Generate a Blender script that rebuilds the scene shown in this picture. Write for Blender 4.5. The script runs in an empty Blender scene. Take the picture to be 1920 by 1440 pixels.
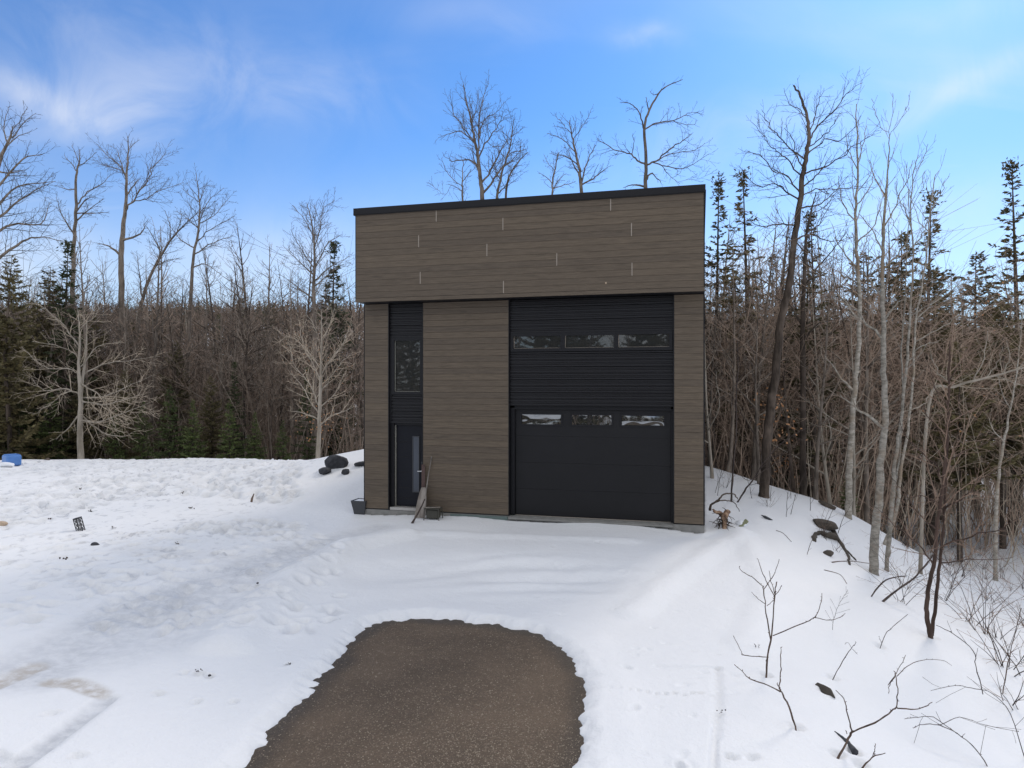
import bpy, math, random
import numpy as np
from mathutils import Vector, Matrix

# ---------------------------------------------------------------- camera, light, sky
S = bpy.context.scene
COL = S.collection
F = 1332.0            # focal length in photograph pixels (1920 wide)
EYE = 3.07
HZ = 719.0
cd = bpy.data.cameras.new('camera'); cam = bpy.data.objects.new('camera', cd); COL.objects.link(cam)
cd.sensor_width = 36.0; cd.lens = F / 1920 * 36.0; cd.clip_start = 0.1; cd.clip_end = 3000
cd.shift_y = (HZ - 720) / 1920
cam.location = (0, 0, EYE); cam.rotation_euler = (math.radians(90), 0, 0)
S.camera = cam

SUN_EL = math.radians(38); SUN_AZ = math.radians(33)   # azimuth: clockwise from +Y (the view direction)
sd = bpy.data.lights.new('sun', 'SUN'); sun = bpy.data.objects.new('sun', sd); COL.objects.link(sun)
sd.energy = 1.25; sd.angle = math.radians(12); sd.color = (1.0, 0.90, 0.78)
sv = Vector((math.sin(SUN_AZ) * math.cos(SUN_EL), math.cos(SUN_AZ) * math.cos(SUN_EL), math.sin(SUN_EL)))
sun.rotation_euler = sv.to_track_quat('Z', 'Y').to_euler()
sun.location = (10, 10, 30)

W = bpy.data.worlds.new('World'); S.world = W; W.use_nodes = True
nt = W.node_tree; nt.nodes.clear()
def N(t, ty, **kw):
    n = t.nodes.new(ty)
    for k, v in kw.items(): setattr(n, k, v)
    return n
def mathn(t, op, a, b=None, c=None, clamp=False):
    n = N(t, 'ShaderNodeMath', operation=op, use_clamp=clamp)
    for i, v in enumerate((a, b, c)):
        if v is None: continue
        if isinstance(v, (int, float)): n.inputs[i].default_value = v
        else: t.links.new(v, n.inputs[i])
    return n.outputs[0]
def mixc(t, f, a, b, bt='MIX'):
    n = N(t, 'ShaderNodeMix', data_type='RGBA', blend_type=bt)
    for i, v in ((0, f), (6, a), (7, b)):
        if isinstance(v, (int, float)): n.inputs[i].default_value = v
        elif isinstance(v, (tuple, list)): n.inputs[i].default_value = (*v[:3], 1)
        else: t.links.new(v, n.inputs[i])
    return n.outputs[2]
def smooth(t, v, lo, hi, a=0.0, b=1.0):
    n = N(t, 'ShaderNodeMapRange', interpolation_type='SMOOTHSTEP')
    t.links.new(v, n.inputs[0])
    for i, x in enumerate((lo, hi, a, b)): n.inputs[i + 1].default_value = x
    return n.outputs[0]
def noise(t, vec, scale, detail=4, rough=0.55, dist=0.0):
    n = N(t, 'ShaderNodeTexNoise')
    n.inputs['Scale'].default_value = scale; n.inputs['Detail'].default_value = detail
    n.inputs['Roughness'].default_value = rough; n.inputs['Distortion'].default_value = dist
    if vec is not None: t.links.new(vec, n.inputs['Vector'])
    return n.outputs[0]
SKY_STRENGTH = 0.10
sky = N(nt, 'ShaderNodeTexSky', sky_type='NISHITA', sun_disc=False)
sky.sun_elevation = SUN_EL; sky.sun_rotation = SUN_AZ; sky.air_density = 1.0; sky.dust_density = 0.4; sky.ozone_density = 2.0
tc = N(nt, 'ShaderNodeTexCoord')
sep = N(nt, 'ShaderNodeSeparateXYZ'); nt.links.new(tc.outputs['Generated'], sep.inputs[0])
z = mathn(nt, 'MAXIMUM', sep.outputs[2], 0.0)
zz = mathn(nt, 'ADD', z, 0.16)
pv = N(nt, 'ShaderNodeCombineXYZ')          # the cirrus deck: directions projected on a high flat layer
nt.links.new(mathn(nt, 'DIVIDE', sep.outputs[0], zz), pv.inputs[0])
nt.links.new(mathn(nt, 'DIVIDE', sep.outputs[1], zz), pv.inputs[1])
mp = N(nt, 'ShaderNodeMapping'); nt.links.new(pv.outputs[0], mp.inputs[0])
mp.inputs['Rotation'].default_value = (0, 0, math.radians(62)); mp.inputs['Scale'].default_value = (0.55, 1.5, 1)
mp.inputs['Location'].default_value = (1.3, 0.4, 0)
n1 = noise(nt, mp.outputs[0], 0.9, 7, 0.5, 0.9)
n2 = noise(nt, pv.outputs[0], 0.45, 3, 0.5, 0.3)
veil = mathn(nt, 'MULTIPLY', smooth(nt, n1, 0.46, 0.86), smooth(nt, n2, 0.35, 0.62))
lowc = smooth(nt, sep.outputs[2], 0.0, 0.36, 0.62, 0.0)       # paler towards the horizon
n3 = noise(nt, tc.outputs['Generated'], 5.0, 5, 0.6, 0.2)
low = mathn(nt, 'MULTIPLY', lowc, smooth(nt, n3, 0.25, 0.8, 0.7, 1.15))
# unseen broken cloud sheet added overhead and behind the viewpoint, whitens the ambient light
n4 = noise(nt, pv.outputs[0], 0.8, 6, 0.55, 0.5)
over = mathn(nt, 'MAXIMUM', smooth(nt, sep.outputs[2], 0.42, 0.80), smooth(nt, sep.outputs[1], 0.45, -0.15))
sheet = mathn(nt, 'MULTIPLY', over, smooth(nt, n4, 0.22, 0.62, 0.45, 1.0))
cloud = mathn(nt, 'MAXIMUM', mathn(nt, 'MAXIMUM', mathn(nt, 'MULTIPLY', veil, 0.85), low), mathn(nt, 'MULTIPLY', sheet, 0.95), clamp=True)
# single wisps of cirrus where they hang: (bearing tangent, height tangent, half length, half width, tilt, weight)
sy = mathn(nt, 'MAXIMUM', sep.outputs[1], 0.05)
uu = mathn(nt, 'DIVIDE', sep.outputs[0], sy); vv = mathn(nt, 'DIVIDE', sep.outputs[2], sy)
n5 = noise(nt, tc.outputs['Generated'], 7.0, 6, 0.6, 1.2); n6 = noise(nt, tc.outputs['Generated'], 3.0, 4, 0.6, 0.6)
wob = mathn(nt, 'MULTIPLY', mathn(nt, 'SUBTRACT', n6, 0.5), 0.10)
for u0, v0, aa, bb, tl, wt in [(-.66, .40, .13, .022, -22, .55), (-.55, .395, .10, .045, 4, .55), (-.60, .46, .30, .11, -8, .30), (.655, .425, .16, .020, 27, .45), (.40, .37, .30, .060, 14, .32), (.185, .495, .05, .018, -8, .40),
                               (-.30, .42, .16, .05, -12, .28), (-.36, .18, .13, .045, 5, .55), (.62, .52, .22, .03, 10, .22), (-.05, .52, .12, .03, 0, .18), (.58, .24, .14, .05, 0, .40), (.36, .15, .12, .04, 0, .6), (-.66, .17, .16, .05, 0, .5)]:
    du = mathn(nt, 'SUBTRACT', uu, u0); dv = mathn(nt, 'ADD', mathn(nt, 'SUBTRACT', vv, v0), wob); ct, st = math.cos(math.radians(tl)), math.sin(math.radians(tl))
    p1 = mathn(nt, 'MULTIPLY', mathn(nt, 'ADD', mathn(nt, 'MULTIPLY', du, ct), mathn(nt, 'MULTIPLY', dv, st)), 1 / aa)
    p2 = mathn(nt, 'MULTIPLY', mathn(nt, 'ADD', mathn(nt, 'MULTIPLY', du, -st), mathn(nt, 'MULTIPLY', dv, ct)), 1 / bb)
    rr = mathn(nt, 'ADD', mathn(nt, 'MULTIPLY', p1, p1), mathn(nt, 'MULTIPLY', p2, p2))
    e_ = mathn(nt, 'EXPONENT', mathn(nt, 'MULTIPLY', rr, -1.0))
    e_ = mathn(nt, 'MULTIPLY', e_, smooth(nt, n5, 0.25, 0.75, 0.15 * wt, 0.72 * wt))
    cloud = mathn(nt, 'ADD', cloud, mathn(nt, 'MULTIPLY', e_, mathn(nt, 'SUBTRACT', 1.0, cloud)), clamp=True)
tint = mixc(nt, 1.0, sky.outputs[0], (0.50, 0.89, 1.34), 'MULTIPLY')
white = (8.7, 8.8, 9.05)
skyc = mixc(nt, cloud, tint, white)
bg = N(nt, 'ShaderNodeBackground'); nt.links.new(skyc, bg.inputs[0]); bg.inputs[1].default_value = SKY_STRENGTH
wo = N(nt, 'ShaderNodeOutputWorld'); nt.links.new(bg.outputs[0], wo.inputs[0])

S.view_settings.view_transform = 'Standard'; S.view_settings.look = 'None'
S.view_settings.exposure = 0.20; S.view_settings.gamma = 1.0; S.view_settings.use_curve_mapping = False
S.cycles.max_bounces = 4; S.cycles.diffuse_bounces = 2; S.cycles.glossy_bounces = 2
S.cycles.use_denoising = True

# ---------------------------------------------------------------- helpers
rnd = random.Random(11)
RNG = np.random.default_rng(7)
def at(px, py, Y): return Vector(((px - 960) / F * Y, Y, EYE + (HZ - py) / F * Y))
def link(o):
    COL.objects.link(o); return o
def tag(o, label=None, cat=None, group=None, kind=None):
    if label: o['label'] = label
    if cat: o['category'] = cat
    if group: o['group'] = group
    if kind: o['kind'] = kind
    return o
def empty(name, loc, rz=0.0, label=None, cat=None, group=None):
    o = link(bpy.data.objects.new(name, None)); o.location = loc; o.rotation_euler = (0, 0, rz)
    o.empty_display_size = 0.2
    return tag(o, label, cat, group)
def mesh_np(name, V, quads=None, tris=None, mats=None, mi=None, smooth_=False):
    me = bpy.data.meshes.new(name)
    V = np.asarray(V, dtype=np.float32); nq = 0 if quads is None else len(quads); ntr = 0 if tris is None else len(tris)
    me.vertices.add(len(V)); me.vertices.foreach_set('co', V.ravel())
    loops = []
    if nq: loops.append(np.asarray(quads, dtype=np.int32).ravel())
    if ntr: loops.append(np.asarray(tris, dtype=np.int32).ravel())
    L = np.concatenate(loops); me.loops.add(len(L)); me.loops.foreach_set('vertex_index', L)
    starts = np.concatenate([np.arange(nq, dtype=np.int32) * 4, nq * 4 + np.arange(ntr, dtype=np.int32) * 3])
    me.polygons.add(nq + ntr); me.polygons.foreach_set('loop_start', starts)
    for m in (mats or []): me.materials.append(m)
    if mi is not None: me.polygons.foreach_set('material_index', np.asarray(mi, dtype=np.int32))
    me.polygons.foreach_set('use_smooth', np.full(nq + ntr, smooth_, dtype=bool))
    me.update(calc_edges=True); me.validate(verbose=False)
    return me
def ob(name, me, parent=None, loc=None):
    o = link(bpy.data.objects.new(name, me))
    if parent is not None: o.parent = parent
    if loc is not None: o.location = loc
    return o

class Geo:
    """collects boxes, tubes and loose faces; build() links them as ONE mesh"""
    def __init__(s): s.v = []; s.f = []
    def add(s, vs, fs):
        b = len(s.v); s.v += [tuple(p) for p in vs]; s.f += [tuple(i + b for i in f) for f in fs]
    def box(s, x0, x1, y0, y1, z0, z1, M=None):
        vs = [Vector(p) for p in ((x0, y0, z0), (x1, y0, z0), (x1, y1, z0), (x0, y1, z0), (x0, y0, z1), (x1, y0, z1), (x1, y1, z1), (x0, y1, z1))]
        if M is not None: vs = [M @ p for p in vs]
        s.add(vs, [(0, 3, 2, 1), (4, 5, 6, 7), (0, 1, 5, 4), (1, 2, 6, 5), (2, 3, 7, 6), (3, 0, 4, 7)])
    def tube(s, pts, rad, n=6, cap=True):
        pts = [Vector(p) for p in pts]
        if isinstance(rad, (int, float)): rad = [rad] * len(pts)
        rings = []; up = Vector((0, 0, 1)); prev = None
        for i, p in enumerate(pts):
            d = (pts[min(i + 1, len(pts) - 1)] - pts[max(i - 1, 0)]).normalized()
            if prev is None:
                a = d.cross(up) if abs(d.z) < 0.9 else d.cross(Vector((1, 0, 0)))
            else: a = prev - d * prev.dot(d)
            a.normalize(); prev = a; b = d.cross(a)
            rings.append([p + (a * math.cos(t) + b * math.sin(t)) * rad[i] for t in [2 * math.pi * k / n for k in range(n)]])
        vs = [q for r in rings for q in r]; fs = []
        for i in range(len(pts) - 1):
            for k in range(n):
                fs.append((i * n + k, i * n + (k + 1) % n, (i + 1) * n + (k + 1) % n, (i + 1) * n + k))
        if cap: fs += [tuple(reversed(range(n))), tuple((len(pts) - 1) * n + k for k in range(n))]
        s.add(vs, fs)
    def build(s, name, mat, parent=None, loc=None, sm=False, bevel=0.0):
        me = bpy.data.meshes.new(name); me.from_pydata(s.v, [], s.f); me.materials.append(mat)
        if sm: me.polygons.foreach_set('use_smooth', [True] * len(me.polygons))
        me.update(); o = ob(name, me, parent, loc)
        if bevel:
            m = o.modifiers.new('bevel', 'BEVEL'); m.width = bevel; m.segments = 2; m.limit_method = 'ANGLE'
        return o

# value noise in numpy
def vnoise(x, y, seed=0):
    xi = np.floor(x).astype(np.int64); yi = np.floor(y).astype(np.int64); fx = x - xi; fy = y - yi
    fx = fx * fx * (3 - 2 * fx); fy = fy * fy * (3 - 2 * fy)
    def h(a, b):
        n = (a * 374761393 + b * 668265263 + seed * 974634777) & 0xffffffff
        n = ((n ^ (n >> 13)) * 1274126177) & 0xffffffff
        return ((n ^ (n >> 16)) & 0xffff) / 65535.0
    return (h(xi, yi) * (1 - fx) + h(xi + 1, yi) * fx) * (1 - fy) + (h(xi, yi + 1) * (1 - fx) + h(xi + 1, yi + 1) * fx) * fy
def fbm(x, y, oct=4, seed=0):
    s = np.zeros_like(x, dtype=float); a = 0.5
    for i in range(oct): s += a * (vnoise(x, y, seed + i * 17) - 0.5); x = x * 2.03 + 5.1; y = y * 2.03 + 3.7; a *= 0.5
    return s
def sstep(a, b, x):
    t = np.clip((x - a) / (b - a), 0, 1); return t * t * (3 - 2 * t)

# ---------------------------------------------------------------- materials
def new_mat(name):
    m = bpy.data.materials.new(name); m.use_nodes = True; t = m.node_tree
    p = t.nodes['Principled BSDF']; return m, t, p
def bump(t, p, h, strength, dist=0.02):
    b = N(t, 'ShaderNodeBump'); b.inputs['Strength'].default_value = strength; b.inputs['Distance'].default_value = dist
    t.links.new(h, b.inputs['Height']); t.links.new(b.outputs[0], p.inputs['Normal'])
def simple(name, col, rough=0.7, var=0.15, scale=8.0, metal=0.0, bmp=0.0, spec=0.5):
    m, t, p = new_mat(name)
    tcn = N(t, 'ShaderNodeTexCoord'); n = noise(t, tcn.outputs['Object'], scale, 5, 0.6)
    c = mixc(t, n, tuple(max(0, v * (1 - var * 2)) for v in col), tuple(min(1, v * (1 + var * 2)) for v in col))
    t.links.new(c, p.inputs['Base Color']); p.inputs['Roughness'].default_value = rough; p.inputs['Metallic'].default_value = metal
    p.inputs['Specular IOR Level'].default_value = spec
    if bmp: bump(t, p, n, bmp)
    return m
def bark(name, dark, light, scale=6.0, stretch=0.25, patches=None, bmp=0.6, vary=0.25):
    m, t, p = new_mat(name)
    g = N(t, 'ShaderNodeTexCoord'); mpn = N(t, 'ShaderNodeMapping'); t.links.new(g.outputs['Object'], mpn.inputs[0])
    mpn.inputs['Scale'].default_value = (1, 1, stretch)
    n = noise(t, mpn.outputs[0], scale, 6, 0.65)
    c = mixc(t, smooth(t, n, 0.32, 0.68), dark, light)
    if patches:
        n2_ = noise(t, g.outputs['Object'], 1.3, 3, 0.5)
        c = mixc(t, smooth(t, n2_, 0.5, 0.66), c, patches)
    oi = N(t, 'ShaderNodeObjectInfo')
    c = mixc(t, 1.0, c, mixc(t, oi.outputs['Random'], (1 - vary,) * 3, (1 + vary, 1 + vary * .9, 1 + vary * .8)), 'MULTIPLY')
    t.links.new(c, p.inputs['Base Color']); p.inputs['Roughness'].default_value = 0.9
    p.inputs['Specular IOR Level'].default_value = 0.2
    if bmp: bump(t, p, n, bmp, 0.03)
    return m
M = {}
M['bark'] = bark('grey_brown_bark', (0.10, 0.082, 0.067), (0.28, 0.235, 0.195))
M['bark_dark'] = bark('dark_wet_bark', (0.034, 0.027, 0.022), (0.115, 0.090, 0.072), patches=(0.17, 0.135, 0.11))
M['bark_red'] = bark('reddish_dark_bark', (0.040, 0.027, 0.022), (0.105, 0.070, 0.056))
M['bark_pale'] = bark('pale_smooth_bark', (0.26, 0.225, 0.18), (0.48, 0.43, 0.36), scale=4)
M['birch'] = bark('grey_birch_bark', (0.17, 0.155, 0.13), (0.38, 0.355, 0.31), scale=7, stretch=2.2, patches=(0.24, 0.19, 0.14))
M['twig'] = bark('brown_twigs', (0.20, 0.147, 0.112), (0.40, 0.305, 0.235), bmp=0)
M['twig_grey'] = bark('grey_twigs', (0.18, 0.150, 0.122), (0.36, 0.30, 0.245), bmp=0)
M['twig_sky'] = bark('grey_brown_twigs', (0.075, 0.060, 0.050), (0.17, 0.14, 0.118), bmp=0)
M['twig_dark'] = bark('dark_twigs', (0.065, 0.052, 0.043), (0.15, 0.12, 0.10), bmp=0)
M['twig_pale'] = bark('pale_twigs', (0.30, 0.25, 0.19), (0.50, 0.43, 0.34), bmp=0)
M['twig_red'] = bark('reddish_twigs', (0.17, 0.115, 0.085), (0.34, 0.24, 0.18), bmp=0)
def needles(name, dark, light, warm):
    m, t, p = new_mat(name)
    g = N(t, 'ShaderNodeTexCoord')
    n = noise(t, g.outputs['Object'], 2.2, 4, 0.6); n2_ = noise(t, g.outputs['Object'], 9, 2, 0.6)
    c = mixc(t, smooth(t, n, 0.35, 0.65), dark, light); c = mixc(t, smooth(t, n2_, 0.55, 0.75), c, warm)
    oi = N(t, 'ShaderNodeObjectInfo'); c = mixc(t, 1.0, c, mixc(t, oi.outputs['Random'], (0.75,) * 3, (1.25, 1.2, 1.1)), 'MULTIPLY')
    t.links.new(c, p.inputs['Base Color']); p.inputs['Roughness'].default_value = 0.75; p.inputs['Specular IOR Level'].default_value = 0.25
    return m
M['needle'] = needles('dark_green_needles', (0.042, 0.054, 0.026), (0.080, 0.100, 0.044), (0.11, 0.105, 0.05))
M['needle_brown'] = needles('brownish_green_needles', (0.085, 0.078, 0.040), (0.15, 0.13, 0.066), (0.20, 0.145, 0.085))
M['needle_fresh'] = needles('young_fir_needles', (0.060, 0.085, 0.030), (0.125, 0.165, 0.058), (0.19, 0.195, 0.07))
M['dead_leaf'] = simple('orange_dead_leaves', (0.48, 0.24, 0.11), 0.8, 0.3, 20)

# snow: grain, faint dirt where the tracks are (vertex attribute 'dirt')
m, t, p = new_mat('snow'); M['snow'] = m
g = N(t, 'ShaderNodeTexCoord')
att = N(t, 'ShaderNodeAttribute', attribute_name='dirt'); sp = N(t, 'ShaderNodeSeparateColor'); t.links.new(att.outputs['Color'], sp.inputs[0])
na = noise(t, g.outputs['Object'], 0.8, 5, 0.6); nb = noise(t, g.outputs['Object'], 7, 5, 0.65); nc_ = noise(t, g.outputs['Object'], 38, 3, 0.6)
c = mixc(t, smooth(t, na, 0.3, 0.75), (0.87, 0.875, 0.885), (0.84, 0.85, 0.865))
nd = mathn(t, 'MULTIPLY', sp.outputs[0], mathn(t, 'MULTIPLY', smooth(t, nb, 0.3, 0.68, 0.45, 1.1), smooth(t, na, 0.32, 0.66, 0.6, 1.05)), clamp=True)
c = mixc(t, nd, c, (0.50, 0.515, 0.545))
c = mixc(t, mathn(t, 'MULTIPLY', sp.outputs[1], smooth(t, nb, 0.3, 0.65, 0.3, 1.1), clamp=True), c, (0.52, 0.47, 0.41))
# trodden prints in the yard: grey, packed patches about a boot long
mpp = N(t, 'ShaderNodeMapping'); t.links.new(g.outputs['Object'], mpp.inputs[0]); mpp.inputs['Scale'].default_value = (1.25, .8, 1)
npr = noise(t, mpp.outputs[0], 4.2, 3, 0.62, 0.4); npm = noise(t, g.outputs['Object'], .55, 2, .5)
prm = mathn(t, 'MULTIPLY', mathn(t, 'MULTIPLY', sp.outputs[2], smooth(t, npr, 0.53, 0.68)), smooth(t, npm, 0.35, 0.6, 0.35, 1.0), clamp=True)
c = mixc(t, mathn(t, 'MULTIPLY', prm, 0.62), c, (0.44, 0.45, 0.48))
t.links.new(c, p.inputs['Base Color']); p.inputs['Roughness'].default_value = 0.65; p.inputs['Specular IOR Level'].default_value = 0.25
hh = mathn(t, 'ADD', mathn(t, 'MULTIPLY', nb, 1.0), mathn(t, 'MULTIPLY', nc_, 0.30))
bump(t, p, mathn(t, 'SUBTRACT', hh, mathn(t, 'MULTIPLY', prm, 1.2)), 0.40, 0.05)
M['snow_clean'] = simple('clean_snow', (0.84, 0.86, 0.89), 0.65, 0.02, 5)

# asphalt with pale grit and rusty stains
m, t, p = new_mat('asphalt'); M['asphalt'] = m
g = N(t, 'ShaderNodeTexCoord')
v = N(t, 'ShaderNodeTexVoronoi'); v.inputs['Scale'].default_value = 85; t.links.new(g.outputs['Object'], v.inputs['Vector'])
vs_ = N(t, 'ShaderNodeSeparateColor'); t.links.new(v.outputs['Color'], vs_.inputs[0])
big = noise(t, g.outputs['Object'], 0.9, 4, 0.6); med = noise(t, g.outputs['Object'], 9, 6, 0.7); fin = noise(t, g.outputs['Object'], 90, 3, 0.7)
c = mixc(t, smooth(t, big, 0.3, 0.7), (0.125, 0.093, 0.066), (0.185, 0.135, 0.094))
c = mixc(t, smooth(t, med, 0.42, 0.75, 0, 0.6), c, (0.18, 0.125, 0.09))
c = mixc(t, smooth(t, fin, 0.3, 0.7, 0.0, 0.5), c, (0.05, 0.042, 0.035))
c = mixc(t, mathn(t, 'MULTIPLY', smooth(t, vs_.outputs[0], 0.70, 1.0, 0.0, 0.75), smooth(t, med, 0.35, 0.7, 0.15, 1.0)), c, (0.30, 0.24, 0.185))
wr = N(t, 'ShaderNodeAttribute', attribute_name='wet'); ws = N(t, 'ShaderNodeSeparateColor'); t.links.new(wr.outputs['Color'], ws.inputs[0])
wm = mathn(t, 'MULTIPLY', ws.outputs[0], smooth(t, big, 0.25, 0.6, 0.5, 1.0))
c = mixc(t, wm, c, mixc(t, 1.0, c, (0.48, 0.50, 0.52), 'MULTIPLY'))
t.links.new(c, p.inputs['Base Color']); t.links.new(mathn(t, 'SUBTRACT', 0.85, mathn(t, 'MULTIPLY', wm, 0.35)), p.inputs['Roughness']); p.inputs['Specular IOR Level'].default_value = 0.25
bump(t, p, mathn(t, 'ADD', fin, mathn(t, 'MULTIPLY', v.outputs['Distance'], -0.6)), 0.6, 0.02)

# wood-look siding: grain along local x, tone differs from board to board
def siding(name, base):
    m, t, p = new_mat(name)
    g = N(t, 'ShaderNodeTexCoord'); oi = N(t, 'ShaderNodeObjectInfo')
    off = N(t, 'ShaderNodeCombineXYZ'); t.links.new(mathn(t, 'MULTIPLY', oi.outputs['Random'], 60.0), off.inputs[0]); t.links.new(mathn(t, 'MULTIPLY', oi.outputs['Random'], 31.0), off.inputs[2])
    ad = N(t, 'ShaderNodeVectorMath', operation='ADD'); t.links.new(g.outputs['Object'], ad.inputs[0]); t.links.new(off.outputs[0], ad.inputs[1])
    mpn = N(t, 'ShaderNodeMapping'); t.links.new(ad.outputs[0], mpn.inputs[0]); mpn.inputs['Scale'].default_value = (1.2, 1, 26)
    gr = noise(t, mpn.outputs[0], 2.2, 7, 0.7, 0.6)
    mp2 = N(t, 'ShaderNodeMapping'); t.links.new(ad.outputs[0], mp2.inputs[0]); mp2.inputs['Scale'].default_value = (1.3, 1, 9)
    kn = noise(t, mp2.outputs[0], 1.3, 3, 0.55, 0.5)
    d = tuple(v * 0.70 for v in base); l = tuple(v * 1.36 for v in base)
    c = mixc(t, smooth(t, gr, 0.25, 0.78), d, l)
    c = mixc(t, smooth(t, kn, 0.56, 0.76, 0, 0.65), c, tuple(v * 0.6 for v in base))
    c = mixc(t, 1.0, c, mixc(t, oi.outputs['Random'], (0.89, 0.89, 0.90), (1.11, 1.10, 1.07)), 'MULTIPLY')
    t.links.new(c, p.inputs['Base Color']); p.inputs['Roughness'].default_value = 0.6; p.inputs['Specular IOR Level'].default_value = 0.35
    bump(t, p, gr, 0.25, 0.006)
    return m
M['siding'] = siding('wood_grain_siding', (0.119, 0.092, 0.066))
M['joint'] = simple('taupe_joint_trim', (0.34, 0.29, 0.24), 0.5, 0.05)
M['trim'] = simple('black_metal_trim', (0.009, 0.009, 0.011), 0.5, 0.08, 3, 0.0, spec=0.3)
M['metal'] = simple('black_corrugated_metal', (0.0130, 0.0126, 0.0145), 0.42, 0.10, 2.5, 0.0, spec=0.35)
M['door'] = simple('black_steel_door', (0.0115, 0.0113, 0.0128), 0.5, 0.12, 1.2, 0.0, 0.02, spec=0.3)
M['entry'] = simple('navy_black_door', (0.008, 0.009, 0.014), 0.4, 0.08, 2, spec=0.25)
M['frame'] = simple('black_window_frame', (0.010, 0.010, 0.012), 0.45, 0.05, spec=0.3)
M['seal'] = simple('pale_glazing_bead', (0.30, 0.29, 0.25), 0.5, 0.08)
M['concrete'] = simple('grey_concrete', (0.23, 0.225, 0.21), 0.9, 0.2, 6, bmp=0.3)
M['membrane'] = simple('green_foundation_membrane', (0.12, 0.16, 0.15), 0.7, 0.15)
M['steel'] = simple('brushed_steel', (0.62, 0.62, 0.62), 0.3, 0.05, 5, 1.0)
M['sill'] = simple('aluminium_sill', (0.45, 0.43, 0.40), 0.45, 0.15, 6, 0.3)
M['frost'] = simple('grey_frosted_glass', (0.075, 0.085, 0.105), 0.3, 0.08, 2, spec=0.4)
def glass(name, warp, refl=0.10, tint_=(0.012, 0.013, 0.012)):
    m, t, p = new_mat(name)
    p.inputs['Base Color'].default_value = (*tint_, 1); p.inputs['Roughness'].default_value = 0.3; p.inputs['Specular IOR Level'].default_value = 0.3
    gl = N(t, 'ShaderNodeBsdfGlossy'); gl.inputs['Roughness'].default_value = 0.015; gl.inputs['Color'].default_value = (0.9, 0.93, 0.95, 1)
    mx = N(t, 'ShaderNodeMixShader'); lw = N(t, 'ShaderNodeLayerWeight'); lw.inputs['Blend'].default_value = 0.35
    t.links.new(mathn(t, 'ADD', mathn(t, 'MULTIPLY', lw.outputs['Fresnel'], 0.4), refl, clamp=True), mx.inputs[0])
    t.links.new(p.outputs[0], mx.inputs[1]); t.links.new(gl.outputs[0], mx.inputs[2])
    t.links.new(mx.outputs[0], t.nodes['Material Output'].inputs[0])
    if warp:
        g = N(t, 'ShaderNodeTexCoord'); n = noise(t, g.outputs['Object'], 1.7, 1, 0.4, 0.2)
        b = N(t, 'ShaderNodeBump'); b.inputs['Strength'].default_value = 1.0; b.inputs['Distance'].default_value = warp
        t.links.new(n, b.inputs['Height']); t.links.new(b.outputs[0], gl.inputs['Normal'])
    return m
M['glass'] = glass('dark_window_glass', 0.0, 0.07)
M['glass_warp'] = glass('warped_acrylic_pane', 0.0, 0.27)
M['blue'] = simple('blue_plastic', (0.10, 0.25, 0.60), 0.4, 0.08, 4)
M['rock'] = simple('dark_rock', (0.045, 0.046, 0.052), 0.85, 0.45, 9, bmp=0.9)
M['rock_brown'] = simple('brown_mossy_rock', (0.075, 0.062, 0.048), 0.9, 0.4, 6, bmp=0.8)
M['planter'] = simple('dark_grey_planter', (0.045, 0.047, 0.052), 0.5, 0.05)
M['lantern'] = simple('dark_lantern_metal', (0.035, 0.035, 0.038), 0.5, 0.1)
M['rawwood'] = bark('torn_root_wood', (0.10, 0.055, 0.035), (0.40, 0.28, 0.19), scale=9, stretch=0.4)
M['oldwood'] = bark('weathered_board', (0.16, 0.14, 0.125), (0.34, 0.31, 0.28), scale=7, stretch=0.2)
M['rust'] = simple('rust_brown_metal', (0.085, 0.052, 0.045), 0.8, 0.3, 12)
M['olive'] = simple('olive_black_plastic', (0.055, 0.052, 0.040), 0.6, 0.2)
M['mossy'] = simple('mossy_green_stub', (0.22, 0.23, 0.13), 0.9, 0.3, 10)
M['beige'] = simple('beige_stone', (0.50, 0.38, 0.27), 0.8, 0.1)

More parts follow.
